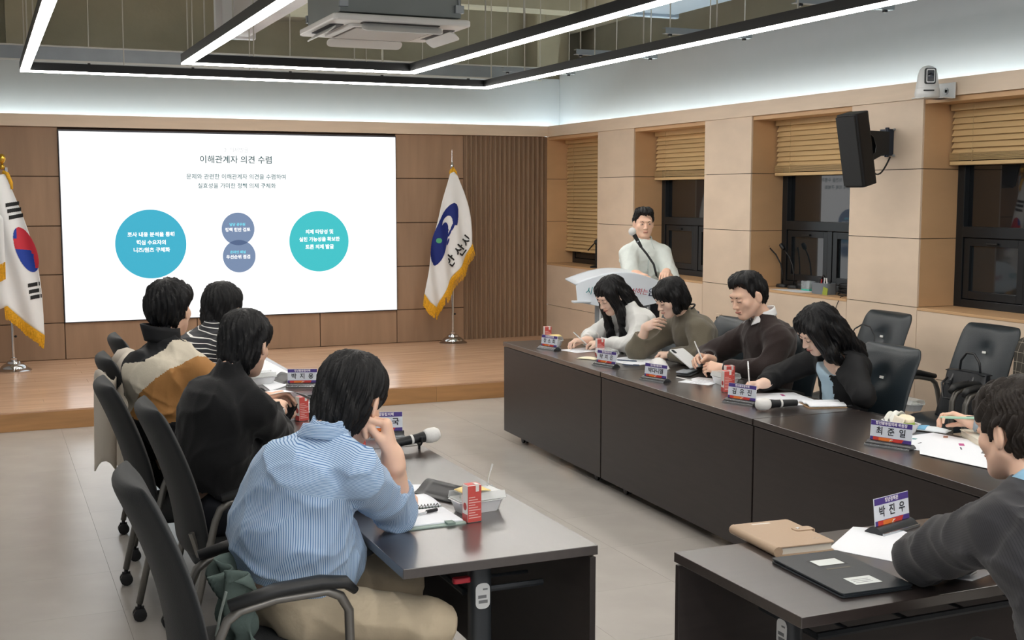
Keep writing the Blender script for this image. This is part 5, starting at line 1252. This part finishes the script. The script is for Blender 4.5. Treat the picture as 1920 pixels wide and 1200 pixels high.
# ---- papers ----
pap = mat('paper_white', (232, 236, 242), .7, .2); papp = mat('paper_print', (150, 152, 158), .7)
def poly_sheet(name, label, pts, z=TZ, th=.0012, m=pap, cat='paper', group=None, prints=(), lift=0):
    cx = sum(p[0] for p in pts) / len(pts); cy = sum(p[1] for p in pts) / len(pts)
    e = empty(name, label, cat, (cx, cy, z), group=group)
    q = [(p[0] - cx, p[1] - cy) for p in pts]
    a = sum(q[i][0] * q[(i + 1) % len(q)][1] - q[(i + 1) % len(q)][0] * q[i][1] for i in range(len(q)))
    if a < 0: q = q[::-1]
    MB().prism(q, 0, th).build('sheet', m, e)
    for (x, y, w_, h_, r_, pm) in prints: MB().box(-w_ / 2, w_ / 2, -h_ / 2, h_ / 2, th, th + .0004, Matrix.Translation((x - cx, y - cy, 0)) @ Matrix.Rotation(r_, 4, 'Z')).build('printed_patch', pm, e)
    return e
def rect(cx, cy, w_, h_, rz): c, s_ = math.cos(rz), math.sin(rz); return [(cx + x * c - y * s_, cy + x * s_ + y * c) for x, y in ((-w_ / 2, -h_ / 2), (w_ / 2, -h_ / 2), (w_ / 2, h_ / 2), (-w_ / 2, h_ / 2))]
def lines(cx, cy, w_, n, dy, rz=0): return [(cx - math.sin(rz) * dy * k, cy + math.cos(rz) * dy * k, w_ * (.9 if k % 3 else .6), .003, rz, papp) for k in range(n)]
poly_sheet('paper_sheet', 'large blank white sheet lying at the far end of the left row', [(1.42, 6.62), (1.46, 8.0), (1.66, 8.05), (1.68, 6.95)][::-1], th=.004, group='papers on the left row')
poly_sheet('paper_sheet', 'white sheet under the held paper on the left row', rect(1.42, 6.05, .25, .42, .1), group='papers on the left row')
poly_sheet('paper_sheet', 'white sheet lying behind the spiral notebook', [(1.20, 3.96), (1.22, 4.33), (1.52, 4.22), (1.53, 4.10), (1.42, 4.0)], group='papers on the left row')
poly_sheet('paper_sheet', 'printed sheet under the hand of the writing white shirt woman', rect(3.80, 7.55, .26, .20, .2), prints=lines(3.80, 7.50, .2, 6, .018, .2), group='papers on the right row')
poly_sheet('paper_sheet', 'white sheet in front of the woman in the olive cardigan', rect(3.86, 6.93, .30, .34, .25), prints=[(3.96, 6.98, .05, .02, .3, papp)] + lines(3.84, 6.86, .2, 4, .03, .25), group='papers on the right row')
poly_sheet('paper_sheet', 'white sheet near the white pen beside the dark brown sweater man', rect(3.80, 6.00, .24, .20, .5), prints=lines(3.80, 5.95, .18, 5, .018, .5), group='papers on the right row')
pk = mat('print_magenta', (176, 70, 132), .7); pkb = mat('print_teal', (92, 150, 156), .7); pdk = mat('print_dark', (70, 76, 84), .7)
poly_sheet('paper_sheet', 'white handout with a purple mark under the writing hand in black', rect(3.86, 5.36, .30, .26, -.2), prints=[(3.92, 5.40, .06, .018, 1.2, pk)], group='papers on the right row')
poly_sheet('paper_sheet', 'blank sheet lying closest to the covered microphone', rect(3.80, 5.20, .24, .20, -.2), z=TZ + .0015, group='papers on the right row')
poly_sheet('paper_sheet', 'printed sheet with a purple blot in front of the hand with the green pen', [(3.70, 4.24), (3.92, 4.26), (3.97, 3.98), (3.72, 3.78), (3.58, 4.0)], z=TZ + .001, prints=[(3.84, 4.0, .05, .022, .9, pk), (3.90, 4.16, .05, .02, .8, mat('print_brown', (156, 110, 92), .7)), (3.74, 4.18, .025, .02, .5, pkb), (3.70, 4.10, .03, .006, .4, pdk), (3.78, 3.94, .05, .006, .9, pdk)], group='papers on the right row')
poly_sheet('paper_sheet', 'blank sheet nearest the front edge beside the sandwich name plate', [(3.54, 3.92), (3.66, 4.06), (3.86, 3.66), (3.60, 3.56)], z=TZ + .0028, group='papers on the right row')
poly_sheet('paper_sheet', 'broad white sheet between the tan planner and the suit sleeve', [(2.33, 2.96), (2.56, 3.13), (2.68, 3.04), (2.66, 2.92), (2.44, 2.74)], group='papers by the suited man')
poly_sheet('paper_sheet', 'white sheet partly under the elbow of the suited man', [(2.60, 2.86), (2.76, 3.0), (2.90, 2.92), (2.72, 2.74)], z=TZ + .001, group='papers by the suited man')
poly_sheet('paper_sheet', 'printed corner of paper below the suit forearm', [(2.46, 2.60), (2.50, 2.545), (2.62, 2.58), (2.61, 2.66)], prints=lines(2.55, 2.59, .06, 3, .016, .4), group='papers by the suited man')
# held sheet
e = empty('held_paper', 'curled white sheet held up by the man in the black sweater', 'paper', (1.20, 5.38, .90))
MB().sheet(lambda u, v: (-.06 + .22 * u, -.05 + .20 * v, .02 + .03 * math.sin(u * 3) - .05 * u - .02 * v), 8, 8, .0012).build('sheet', pap, e, smooth=True)
# spiral notebook of A
e = empty('spiral_notebook', 'open spiral notebook with a grey green cover under the blue shirt elbow', 'notebook', (1.29, 3.84, TZ), .02)
cov = mat('cover_grey_green', (150, 168, 160), .5)
MB().rbox(-.13, .13, -.18, .22, 0, .004, .012).build('cover', cov, e)
MB().box(-.12, .125, -.155, .03, .004, .009).build('lower_page', pap, e, bevel=.001)
MB().sheet(lambda u, v: (-.12 + .245 * u, .045 + .17 * v, .010 + .012 * math.sin(v * 3) * (1 - .5 * u)), 6, 8, .004).build('upper_page', pap, e, smooth=True)
s = MB()
for k in range(20):
    x = -.11 + k * .0115; s.tube([(x, .026, .006), (x, .030, .018), (x, .040, .021), (x, .048, .012)], .0013, 5)
s.build('spiral_wire', mat('wire_dark', (70, 68, 66), .4, metal=.6), e)
MB().box(.06, .088, -.182, -.148, .0035, .0105).build('elastic_tab', mat('tab_green', (120, 140, 132), .6), e)
for k in range(3): MB().box(.02, .06, .14 + k * .012, .143 + k * .012, .0195, .0198).build('printed_line', papp, e)
e = empty('pen', 'pen with a black cap lying on the open spiral notebook', 'pen', (1.33, 3.80, TZ + .0115), .35)
MB().tube([(-.13, 0, .004), (.0, 0, .004)], .0035, 8).build('barrel', mat('pen_clear', (190, 194, 198), .2), e); MB().tube([(.0, 0, .0055), (.045, 0, .0055)], .0062, 10).build('cap', blackm, e)
# plastic fork, clear holder
e = empty('plastic_fork', 'white plastic fork standing up behind the front sandwich box', 'fork', (1.57, 3.86, TZ + .04), 0)
MB().tube([(0, 0, 0), (.01, .0, .06), (.024, 0, .105)], [.003, .0035, .006], 6, flat=.4).build('handle', trayw, e)
for dx in (-.005, 0, .005): MB().tube([(dx, .01, -.005), (dx + .002, .012, .016)], .0012, 5).build('tine', trayw, e)
# curled black folders
for lab, x, y, rz in (('black curled folder behind the front sandwich box', 1.50, 4.06, .4), ('black curled folder far down the left row', 1.60, 6.95, .2)):
    e = empty('curled_folder', lab, 'folder', (x, y, TZ), rz, group='black curled folders')
    MB().sheet(lambda u, v: (-.10 + .14 * u + .02 * math.cos(u * 2), -.10 + .20 * v, .003 + .040 * math.sin(u * 2.4) ** 2), 12, 4, .0022).build('cover', mat('folder_black', (26, 28, 32), .35), e, smooth=True)
# pens
def pen(label, x, y, rz, z=TZ, L=.14, m=None, tilt=0, r=.0042):
    e = empty('pen', label, 'pen', (x, y, z + r), rz, group=None); Mx = Matrix.Rotation(-math.radians(tilt), 4, 'Y')
    MB().tube([(-L / 2, 0, 0), (-L / 2 + .012, 0, 0), (L / 2 - .015, 0, 0), (L / 2, 0, 0)], [.0012, r, r, r * .7], 8, M=Mx).build('barrel', m or pap, e, smooth='auto')
    MB().box(L / 2 - .045, L / 2 - .005, -.001, .001, r, r + .0025, Mx).build('clip', chromes, e)
    return e
wp = mat('pen_white', (230, 230, 228), .3); navyp = mat('pen_navy', (50, 70, 96), .3); gp = mat('pen_mint', (168, 206, 182), .35)
pen('white pen held upright by the long haired woman', 3.80, 7.60, 2.3, .80, .13, wp, 38)
pen('navy pen on the paper before the olive cardigan', 3.80, 6.92, -.9, TZ + .002, .14, navyp)
pen('second navy pen nearer the snack wrapper', 3.72, 6.72, -.8, TZ + .002, .12, navyp)
pen('white pen with black tip lying in front of the phone', 3.73, 6.10, -1.45, TZ, .15, wp)
pen('white pen held upright over the phone by the brown sweater man', 3.84, 6.12, 1.9, .88, .13, wp, 60)
pen('white pen held by the hand writing in the black sleeve', 3.74, 5.46, 1.2, .85, .12, wp, 70)
pen('black pen lying along the open book near the right row edge', 3.96, 4.98, -.25, TZ, .15, blackm)
pen('black pen on the left table beyond the held paper', 1.58, 6.38, .1, TZ, .14, blackm)
pen('mint green pen held in the hand from the right edge', 3.92, 4.11, -.95, .815, .16, gp, 4, .006)
# phones / tablet / mask
def phone(label, x, y, rz, z, w_=.075, h_=.155, tiltM=Matrix.Identity(4), m=None, cat='phone', name='smartphone'):
    e = empty(name, label, cat, (x, y, z), rz)
    MB().rbox(-w_ / 2, w_ / 2, -h_ / 2, h_ / 2, 0, .008, .012, M=tiltM).build('phone_body', m or mat('phone_silver', (188, 196, 206), .25, metal=.4), e, bevel=.0015)
    MB().rbox(-w_ / 2 + .008, -w_ / 2 + .03, h_ / 2 - .045, h_ / 2 - .008, .008, .0105, .008, M=tiltM).build('camera_bump', blackm, e)
    return e
phone('silver smartphone lying on a black case beside the face mask', 3.87, 6.30, -.9, TZ + .012, .08, .17)
phone('black phone case under the silver smartphone', 3.86, 6.27, -.85, TZ, .09, .19, m=blackm)
phone('white bound pad held in both hands by the brown sweater man', 3.93, 6.40, .3, .80, .13, .20, Matrix.Rotation(math.radians(28), 4, 'X'), mat('pad_white', (220, 222, 222), .5), 'notepad', 'note_pad')
e = empty('face_mask', 'white domed face mask lying in front of the olive cardigan woman', 'mask', (3.85, 6.60, TZ), -.35)
MB().sheet(lambda u, v: ((-.055 + .11 * v), -.11 + .22 * u, .002 + .058 * (math.sin(math.pi * u) ** .6) * (math.sin(math.pi * v) ** .5)), 18, 12, .003).build('mask_shell', whitef, e, smooth=True)
for sg in (-1, 1): MB().tube([(.02 * sg, -.10 - .0, .01), (.03 * sg + .01, -.15, .012), (.01, -.19, .008), (-.02, -.16, .006), (-.02, -.10, .01)], .003, 6).build('ear_loop', whitef, e, smooth=True)
# H book
e = empty('open_book', 'open white notebook with brown cover edge before the woman in the blazer', 'notebook', (3.92, 5.06, TZ), -.3)
MB().box(-.10, .10, -.085, .085, 0, .003).build('cover', mat('cover_tan', (176, 146, 112), .6), e)
for sg in (-1, 1): MB().sheet(lambda u, v: (-.097 + .194 * v, sg * .083 * u, .004 + .014 * math.sin(math.pi * (.15 + .75 * u)) ), 8, 4, .006).build('page_block', pap, e, smooth=True)
e = empty('closed_book', 'thick cream page block book at the right edge near the green pen', 'book', (4.02, 4.02, TZ), -.45)
MB().box(-.09, .12, -.13, .13, 0, .003).box(-.09, .12, -.13, .13, .024, .027).build('cover', mat('book_cover_cream', (222, 216, 200), .6), e); MB().box(-.085, .115, -.125, .125, .003, .024).build('page_block', mat('pages_cream', (230, 222, 206), .8), e)
e = empty('wet_tissue_packet', 'white and blue wet tissue packet beside the opened sandwich', 'packet', (3.95, 4.30, TZ), .5)
MB().sheet(lambda u, v: (-.04 + .08 * v, -.075 + .15 * u, .004 + .016 * math.sin(math.pi * v) * (math.sin(math.pi * u) ** .4 if 0 < u < 1 else 0)), 14, 8, .003).build('pouch', mat('pouch_white', (224, 232, 238), .35), e, smooth=True)
MB().sheet(lambda u, v: (-.036 + .06 * v, .02 + .05 * u, .0065 + .016 * math.sin(math.pi * (v * .75)) * math.sin(math.pi * (.63 + .33 * u)) ** .4), 8, 8, .003).build('blue_print', mat('pouch_blue', (110, 176, 214), .4), e, smooth=True)
# snack wrapper near F
e = empty('snack_wrapper', 'small cream and yellow snack wrapper on the right row', 'wrapper', (3.63, 7.13, TZ), .6)
MB().sheet(lambda u, v: (-.04 + .08 * u, -.07 + .14 * v, .003 + .012 * math.sin(math.pi * u) * math.sin(math.pi * v)), 8, 8, .002).build('wrapper', mat('wrapper_cream', (232, 226, 196), .5, var=.06, vscale=30), e, smooth=True)
# microphones lying
def handmic(label, x, y, z, rz, rx, L=.20, rest=False):
    e = empty('handheld_microphone', label, 'microphone', (x, y, z), rz, group='covered handheld microphones'); Mx = Matrix.Rotation(rx, 4, 'Y')
    MB().tube([(-L, 0, 0), (-L + .02, 0, 0), (-.05, 0, 0), (-.02, 0, 0)], [.015, .017, .020, .024], 14, M=Mx).build('handle', blackm, e, smooth='auto')
    MB().tube([(-.085, 0, 0), (-.075, 0, 0)], .0212, 14, M=Mx).build('white_ring', whitef, e)
    MB().tube([(-.02, 0, 0), (-.01, 0, 0), (.01, 0, 0), (.035, 0, 0), (.05, 0, 0), (.056, 0, 0)], [.022, .029, .033, .031, .022, .008], 16, M=Mx).build('foam_cover', whitef, e, smooth=True)
    if rest:
        MB().tube([(-.045 + .0, .03 * math.cos(a), .03 * math.sin(a)) for a in [math.pi * (.9 + i / 8 * 1.2) for i in range(9)]], .005, 6, M=Mx).tube([(-.045, .0, -.025), (-.042, .012, -.052)], .006, 6, M=Mx).build('clip_stand', blackm, e)
    return e
handmic('covered microphone lying on the right row near the open book', 3.56, 5.04, TZ + .034, math.radians(172), 0, .17)
handmic('covered microphone propped in a clip behind the raised hand', 1.71, 4.86, TZ + .052, math.radians(8), math.radians(-6), .22, True)
# ---- planner, binder ----
e = empty('planner', 'tan leather planner with a snap strap on the lower right table', 'planner', (2.245, 3.075, TZ), math.radians(-4))
tan = mat('tan_leather', (176, 152, 128), .5, .4, bump=.06, bscale=200); pg = mat('page_edges', (214, 208, 196), .8)
MB().rbox(-.10, .10, -.135, .135, .026, .031, .012).build('front_cover', tan, e, bevel=.002); MB().rbox(-.10, .10, -.135, .135, 0, .005, .012).build('back_cover', tan, e, bevel=.002)
MB().tube([(-.098, -.134, .0155), (-.098, .134, .0155)], .0157, 12).build('spine', tan, e, smooth='auto'); MB().box(-.09, .09, -.128, .128, .005, .026).build('page_block', pg, e)
MB().rbox(.045, .112, -.005, .033, .031, .035, .012).box(.108, .113, -.005, .033, .004, .034).build('strap', tan, e, bevel=.002); MB().lathe([(.006, 0), (.006, .002), (.002, .003)], 12, Matrix.Translation((.062, .014, .035))).build('snap_button', chromes, e)
MB().box(-.045, .02, .105, .116, .031, .0315).build('silver_print', mat('print_silver', (214, 206, 196), .4), e); MB().tube([(.05, -.09, .0315), (.056, -.082, .0315), (.062, -.09, .0315), (.078, -.088, .0315)], .0008, 4).build('small_logo', mat('print_silver', (214, 206, 196), .4), e)
e = empty('black_binder', 'black presentation folder with two white labels near the table edge', 'folder', (2.195, 2.735, TZ), math.radians(-3))
bk = mat('binder_black', (38, 44, 48), .38, .45, bump=.04, bscale=300)
MB().rbox(-.115, .115, -.175, .175, 0, .005, .008).build('back_cover', bk, e, bevel=.0015); MB().rbox(-.115, .115, -.175, .175, .009, .014, .008).build('front_cover', bk, e, bevel=.0015); MB().box(-.108, .11, -.17, .17, .005, .009).build('page_block', mat('binder_pages', (70, 76, 82), .7), e)
for (x0, x1, y0, y1) in ((-.03, .055, .055, .105), (-.035, .05, -.125, -.065)): MB().box(x0, x1, y0, y1, .014, .0146).build('white_label', mat('label_white2', (216, 222, 220), .5), e)
MB().box(-.038, .062, .048, .112, .0139, .0142).build('label_window', blackm, e); MB().box(-.03, .05, .018, .026, .014, .0143).build('gold_print', mat('print_dim_gold', (96, 92, 78), .5), e)
for k in range(3): MB().box(-.025, .03, -.112 + k * .012, -.109 + k * .012, .0146, .0149).build('label_line', papp, e)
# ---- sill items ----
SZ = 1.0055
def goosemic(label, x, y, hd, cap=(.045, .06), top=.36, r=.05):
    e = empty('desk_microphone', label, 'microphone', (x, y, SZ), group='desk microphones on the sill')
    MB().lathe([(r, 0), (r * 1.02, .012), (r * .9, .026), (r * .3, .03)], 20, Matrix.Diagonal((1.0, 1.25, 1, 1))).build('base', blackm, e, smooth='auto')
    P = [(0, 0, .02), (0, 0, .12), (hd[0] * .15, hd[1] * .15, .20), (hd[0] * .5, hd[1] * .5, top * .82), (hd[0], hd[1], top)]
    MB().tube(P, .006, 8).build('gooseneck', blackm, e, smooth=True)
    d = Vector(P[4]) - Vector(P[3]); d.normalize(); q = Vector(P[4])
    MB().tube([q, q + d * .02, q + d * .055], [.016, .02, .018], 10).build('capsule', blackm, e, smooth='auto'); MB().box(-.02, .0, -.03, -.026, .028, .031).build('switch', chromes, e)
goosemic('desk microphone on the sill whose neck leans left over the reveal', 6.33, 8.76, (-.06, .12), top=.34)
goosemic('desk microphone with upright neck standing second on the sill', 6.33, 8.60, (-.02, .12), top=.33)
e = empty('black_box', 'small black box behind the two desk microphones on the sill', 'box', (6.36, 8.50, SZ)); MB().box(-.035, .035, -.05, .05, 0, .07).build('body', blackm, e, bevel=.004); MB().box(-.036, -.034, -.03, .03, .03, .05).build('front_label', standm, e)
e = empty('acrylic_stand', 'clear acrylic holder with a teal base line on the sill', 'holder', (6.30, 8.36, SZ)); ac_ = mat('acrylic_clear', (200, 210, 214), .08, .5, alpha=.28)
MB().box(-.03, .03, -.055, .055, 0, .012).build('teal_base', mat('teal', (64, 186, 168), .5), e); MB().box(-.03, -.027, -.055, .055, .012, .08).box(.027, .03, -.055, .055, .012, .08).box(-.03, .03, -.003, .0, .012, .08).build('clear_wall', ac_, e)
poly_sheet('paper_sheet', 'white paper strip lying on the window sill beside the pen caddy', [(6.10, 8.62), (6.26, 8.48), (6.26, 8.18), (6.09, 8.20)], z=SZ, cat='paper')
e = empty('pen_caddy', 'grey pen caddy with a green note on the sill under the wall speaker', 'caddy', (6.20, 8.02, SZ), 0)
cg = mat('caddy_grey', (112, 120, 128), .5); s = MB()
s.rbox(-.055, .055, -.105, .105, 0, .006, .03); o_ = [(.055, .105)]
def wall_(u, v):
    a = 2 * math.pi * u; c_, s_ = math.cos(a), math.sin(a); k = (abs(c_) ** 5 + abs(s_) ** 5) ** (-1 / 5); return (.055 * c_ * k, .105 * s_ * k, .09 * v)
s.sheet(wall_, 40, 2, .005).build('tray_body', cg, e, smooth='auto')
for k, (x, y, c) in enumerate(((0, .05, (200, 60, 60)), (.01, .02, (40, 60, 130)), (-.01, -.01, (226, 226, 226)), (.015, -.03, (214, 90, 96)), (0, -.055, (30, 30, 34)), (-.015, -.07, (230, 230, 230)), (.01, .075, (60, 62, 66)))):
    MB().tube([(x, y, .02), (x + .01 * math.sin(k * 2), y - .02 * math.cos(k * 3), .115 + .008 * (k % 3))], .006, 7).build('marker', mat('marker_%d' % k, c, .4), e)
MB().tube([(-.005, -.03, .09), (-.01, -.02, .13), (0, .01, .145), (.01, .035, .13), (.01, .04, .09)], .009, 8).build('tape_ring', blackm, e, smooth=True)
MB().box(-.0615, -.0595, -.115, -.055, .015, .078, Matrix.Translation((0, 0, 0)) @ Matrix.Rotation(math.radians(12), 4, 'X')).build('green_note', mat('note_green', (150, 164, 60), .6), e)
e = empty('cable_bundle', 'black cables coiled on the sill and running down the wall', 'cable', (6.28, 7.80, SZ))
for k in range(7):
    MB().tube([(.05 * math.cos(t * 6.28 + k) + .01 * k - .03, .09 * math.sin(t * 6.28 + k) + .01 * k, .008 + .012 * k + .006 * math.sin(t * 9)) for t in [i / 16 for i in range(17)]], .004, 6).build('coil', rubber, e, smooth=True)
MB().tube([(-.12, -.10, .012), (-.20, -.14, .006), (-.23, -.15, -.03), (-.235, -.12, -.10), (-.235, -.14, -.18), (-.235, -.20, -.30), (-.235, -.24, -.42), (-.235, -.26, -.98)], .0035, 6).build('hanging_cable', rubber, e, smooth=True)
e = empty('boom_microphone_stand', 'small black boom stand on the sill below the long blind', 'stand', (6.16, 11.93, SZ))
MB().lathe([(.07, 0), (.07, .012), (.055, .02), (.012, .03)], 20).build('base', blackm, e, smooth='auto'); MB().tube([(0, 0, .02), (0, 0, .27)], .009, 8).tube([(0, 0, .14), (0, 0, .27)], .013, 8).build('pole', blackm, e)
MB().ball((0, -.005, .275), (.028, .03, .035), 10, 8).build('clutch', blackm, e, smooth=True); MB().tube([(-.0, .20, .18), (0, .0, .29), (-.0, -.10, .40)], .007, 8).build('boom', blackm, e)
e = empty('wall_outlet', 'small square socket on the timber wall behind the cardigan woman', 'outlet', (6.058, 9.32, .69)); MB().box(-.012, .0, -.045, .045, -.045, .045).build('plate', birch2, e, bevel=.003); MB().lathe([(.02, 0), (.02, .004)], 14, Matrix.Translation((-.012, .01, 0)) @ Matrix.Rotation(-HP, 4, 'Y')).build('socket', standm, e)
MB().box(-.014, -.012, -.04, -.028, -.04, .04).build('cover_hinge', chromes, e)
# ---- handbag, strap, coats ----
bagm = mat('bag_black', (30, 33, 37), .35, .5, bump=.08, bscale=160)
e = empty('handbag', 'black leather handbag with two buckles on the chair by the wall', 'bag', (5.36, 5.58, .465), 0)
def bag(u, v):
    a = 2 * math.pi * u; c_, s_ = math.cos(a), math.sin(a); k = (abs(c_) ** 4 + abs(s_) ** 4) ** (-1 / 4); w_ = 1 - .18 * v - .02 * math.sin(v * 3); return (.075 * c_ * k * (1 - .55 * v) + .03 * v, .19 * s_ * k * w_, .28 * v)
MB().sheet(bag, 40, 8, .006).rbox(-.07, .07, -.18, .18, 0, .01, .03).sheet(lambda u, v: (.03 + (-.034 + .068 * u), -.155 + .31 * v, .275 + .008 * math.sin(math.pi * v)), 4, 10, .006).build('bag_body', bagm, e, smooth='auto')
for sg in (-1, 1):
    y = .085 * sg; MB().tube([(-.035, y + .0, .18), (-.03, y, .22), (.0, y * .96, .275)], .009, 6, flat=.4).build('buckle_strap', bagm, e); MB().box(-.056, -.050, y - .014, y + .014, .20, .206).box(-.056, -.050, y - .014, y - .010, .19, .215).box(-.056, -.050, y + .010, y + .014, .19, .215).build('buckle', chromes, e)
MB().tube([(.04, .085, .27), (.04, .075, .34), (.04, .03, .39), (.04, -.03, .39), (.04, -.075, .34), (.04, -.085, .27)], .007, 8).build('handle', bagm, e, smooth=True)
MB().tube([(-.05, .085, .24), (-.10, .08, .21), (-.13, .03, .13), (-.13, -.03, .13), (-.10, -.08, .21), (-.05, -.085, .24)], .007, 8).build('handle', bagm, e, smooth=True)
e = empty('bag_strap', 'thin black bag strap looped over the wall chair back', 'strap', (5.56, 6.80, .82))
MB().tube([(-.02, .13, -.22), (-.02, .10, -.06), (-.0, .04, .05), (.0, -.04, .09), (.0, -.12, .08), (-.0, -.17, .02), (-.02, -.18, -.10), (-.04, -.17, -.24)], .006, 6, flat=.5).build('strap', bagm, e, smooth=True); MB().box(-.035, -.02, -.19, -.165, -.14, -.10).build('strap_buckle', blackm, e)
# pale coat over chair D
coatm = mat('coat_pale', (196, 188, 176), .85, .2, bump=.12, bscale=200)
e = empty('draped_coat', 'pale grey beige coat draped over a charcoal chair back in the left row', 'coat', (.60, 6.42, .95))
def coat(u, v):
    # u across the back (y), v over the top from the front to the back and down
    y = (-.27 + .54 * u) * (1 + .12 * v); t = v * 1.25
    if t < .28: z = -.28 + t; x = .12 + .05 * (.28 - t)
    elif t < .42: a = (t - .28) / .14 * math.pi; x = .06 + .06 * math.cos(a); z = .0 + .065 * math.sin(a)
    else: z = -(t - .42) * .66; x = -.005 - .04 * (t - .42) + .06 * (t - .42)
    z += -.05 * (abs(u - .5) * 2) ** 3; x += .018 * math.sin(u * 15 + v * 3) * min(1, v * 2)
    return (x, y, z)
MB().sheet(coat, 30, 40, .012).build('coat_shell', coatm, e, smooth=True)
def slv(u, v): a = 2 * math.pi * u; return (-.075 + .05 * math.cos(a) - .01 * v, -.20 + .055 * math.sin(a) + .05 * v, -.02 - .46 * v + .03 * math.sin(a * 2 + v * 5))
MB().sheet(slv, 16, 14, .006).build('sleeve', coatm, e, smooth=True)
MB().box(-.045, -.035, -.10, -.06, -.58, -.55).build('hem_buckle', blackm, e)
# checked coat at right edge
chk = bpy.data.materials.new('checked_wool'); chk.use_nodes = True; nt = chk.node_tree; b_ = nt.nodes['Principled BSDF']; b_.inputs['Roughness'].default_value = .9
tc = nt.nodes.new('ShaderNodeTexCoord'); sx_ = nt.nodes.new('ShaderNodeSeparateXYZ'); nt.links.new(tc.outputs['Object'], sx_.inputs[0]); prev = None
for ax_, out in (('Y', 1), ('Z', 2)):
    d_ = nt.nodes.new('ShaderNodeMath'); d_.operation = 'DIVIDE'; d_.inputs[1].default_value = .055; nt.links.new(sx_.outputs[out], d_.inputs[0]); f_ = nt.nodes.new('ShaderNodeMath'); f_.operation = 'FRACT'; nt.links.new(d_.outputs[0], f_.inputs[0])
    l_ = nt.nodes.new('ShaderNodeMath'); l_.operation = 'LESS_THAN'; l_.inputs[1].default_value = .045; nt.links.new(f_.outputs[0], l_.inputs[0])
    if prev is None: prev = l_
    else:
        m_ = nt.nodes.new('ShaderNodeMath'); m_.operation = 'MAXIMUM'; nt.links.new(prev.outputs[0], m_.inputs[0]); nt.links.new(l_.outputs[0], m_.inputs[1]); prev = m_
mx = nt.nodes.new('ShaderNodeMix'); mx.data_type = 'RGBA'; mx.inputs['A'].default_value = (*lin((58, 54, 48)), 1); mx.inputs['B'].default_value = (*lin((150, 144, 130)), 1); nt.links.new(prev.outputs[0], mx.inputs['Factor']); nt.links.new(mx.outputs['Result'], b_.inputs['Base Color'])
e = empty('checked_coat', 'brown checked wool coat over the chair at the right edge', 'coat', (5.64, 5.00, .95))
def ccoat(u, v):
    y = (-.26 + .54 * u) * (1 + .15 * v); t = v * 1.0
    if t < .5: z = -.5 + t + 0; x = -.14 - .10 * (.5 - t) - .05
    elif t < .62: a = math.pi - (t - .5) / .12 * math.pi; x = -.07 + .11 * math.cos(a); z = .07 * math.sin(a)
    else: z = -(t - .62); x = .06 + .05 * (t - .62)
    return (x + .02 * math.sin(u * 13 + v * 4), y, z - .04 * (abs(u - .5) * 2) ** 3 + .01 * math.sin(u * 9))
MB().sheet(ccoat, 26, 34, .012).build('coat_shell', chk, e, smooth=True); MB().sheet(lambda u, v: (-.22 + .02 * math.sin(v * 9), -.05 + .12 * u, -.05 - .30 * v), 6, 10, .01).build('lapel', chk, e, smooth=True)
# green cloth on A's seat
gcl = mat('grey_green_cloth', (84, 98, 94), .8, .25, bump=.2, bscale=60)
e = empty('rain_jacket', 'crumpled grey green jacket stuffed behind the man in the blue shirt', 'jacket', (.60, 3.60, .50))
def gc(u, v):
    y = -.16 + .26 * u + .01 * math.sin(v * 8); z = .20 - .36 * v + .02 * math.sin(u * 9); x = .02 + .035 * math.sin(u * 22 + 2 * math.sin(v * 5)) + .03 * math.sin(v * 4) + .02 * math.sin(u * 9 + v * 11)
    return (x, y, z)
MB().sheet(gc, 40, 24, .006).build('jacket_cloth', gcl, e, smooth=True)
MB().tube([(-.0, -.15, .17), (-.02, -.16, .11), (-.035, -.17, .05)], .010, 8, flat=.4).build('zip_pull', mat('pull_grey', (140, 150, 146), .5), e)
MB().tube([(.0, -.17, .02), (.012, -.165, -.04), (.0, -.16, -.12), (.015, -.15, -.18)], .012, 8, flat=.5).build('hanging_strap', gcl, e, smooth=True)
# ear / thread bits
e = empty('smart_watch', 'black watch on the wrist of the woman in the olive cardigan', 'watch', (4.045, 6.685, .782))
Mw = frame((0, 0, 0), (-.25, .97, 0), (1, .25, 0)); MB().lathe([(.033, -.011), (.0335, 0), (.033, .011)], 20, frame((0, 0, 0), (1, .25, 0), (0, 0, 1))).build('band', rubber, e, smooth=True); MB().rbox(-.016, .016, -.018, .018, .03, .038, .006, M=frame((0, 0, 0), (.97, .25, 0), (-.1, 1, 0))).build('watch_face', mat('gloss_black', (8, 8, 10), .08, .6), e)
e = empty('wristband', 'black sleeve cuff band with a white tag on the reading man', 'wristband', (1.125, 5.17, .865)); MB().tube([(-.005, -.03, -.008), (.005, .018, .006)], .036, 16).build('band', blackm, e, smooth='auto'); MB().box(.028, .038, -.02, .01, -.01, .02).build('white_tag', whitef, e)
e = empty('thread', 'thin loose black thread lying on the pale floor at lower left', 'thread', (.22, 4.5, .002)); MB().tube([(-.03, .02, 0), (-.01, -.02, .0), (.005, .0, .003), (.012, .04, .008), (.02, 0, 0), (.03, -.04, 0)], .0011, 4).build('strand', rubber, e)
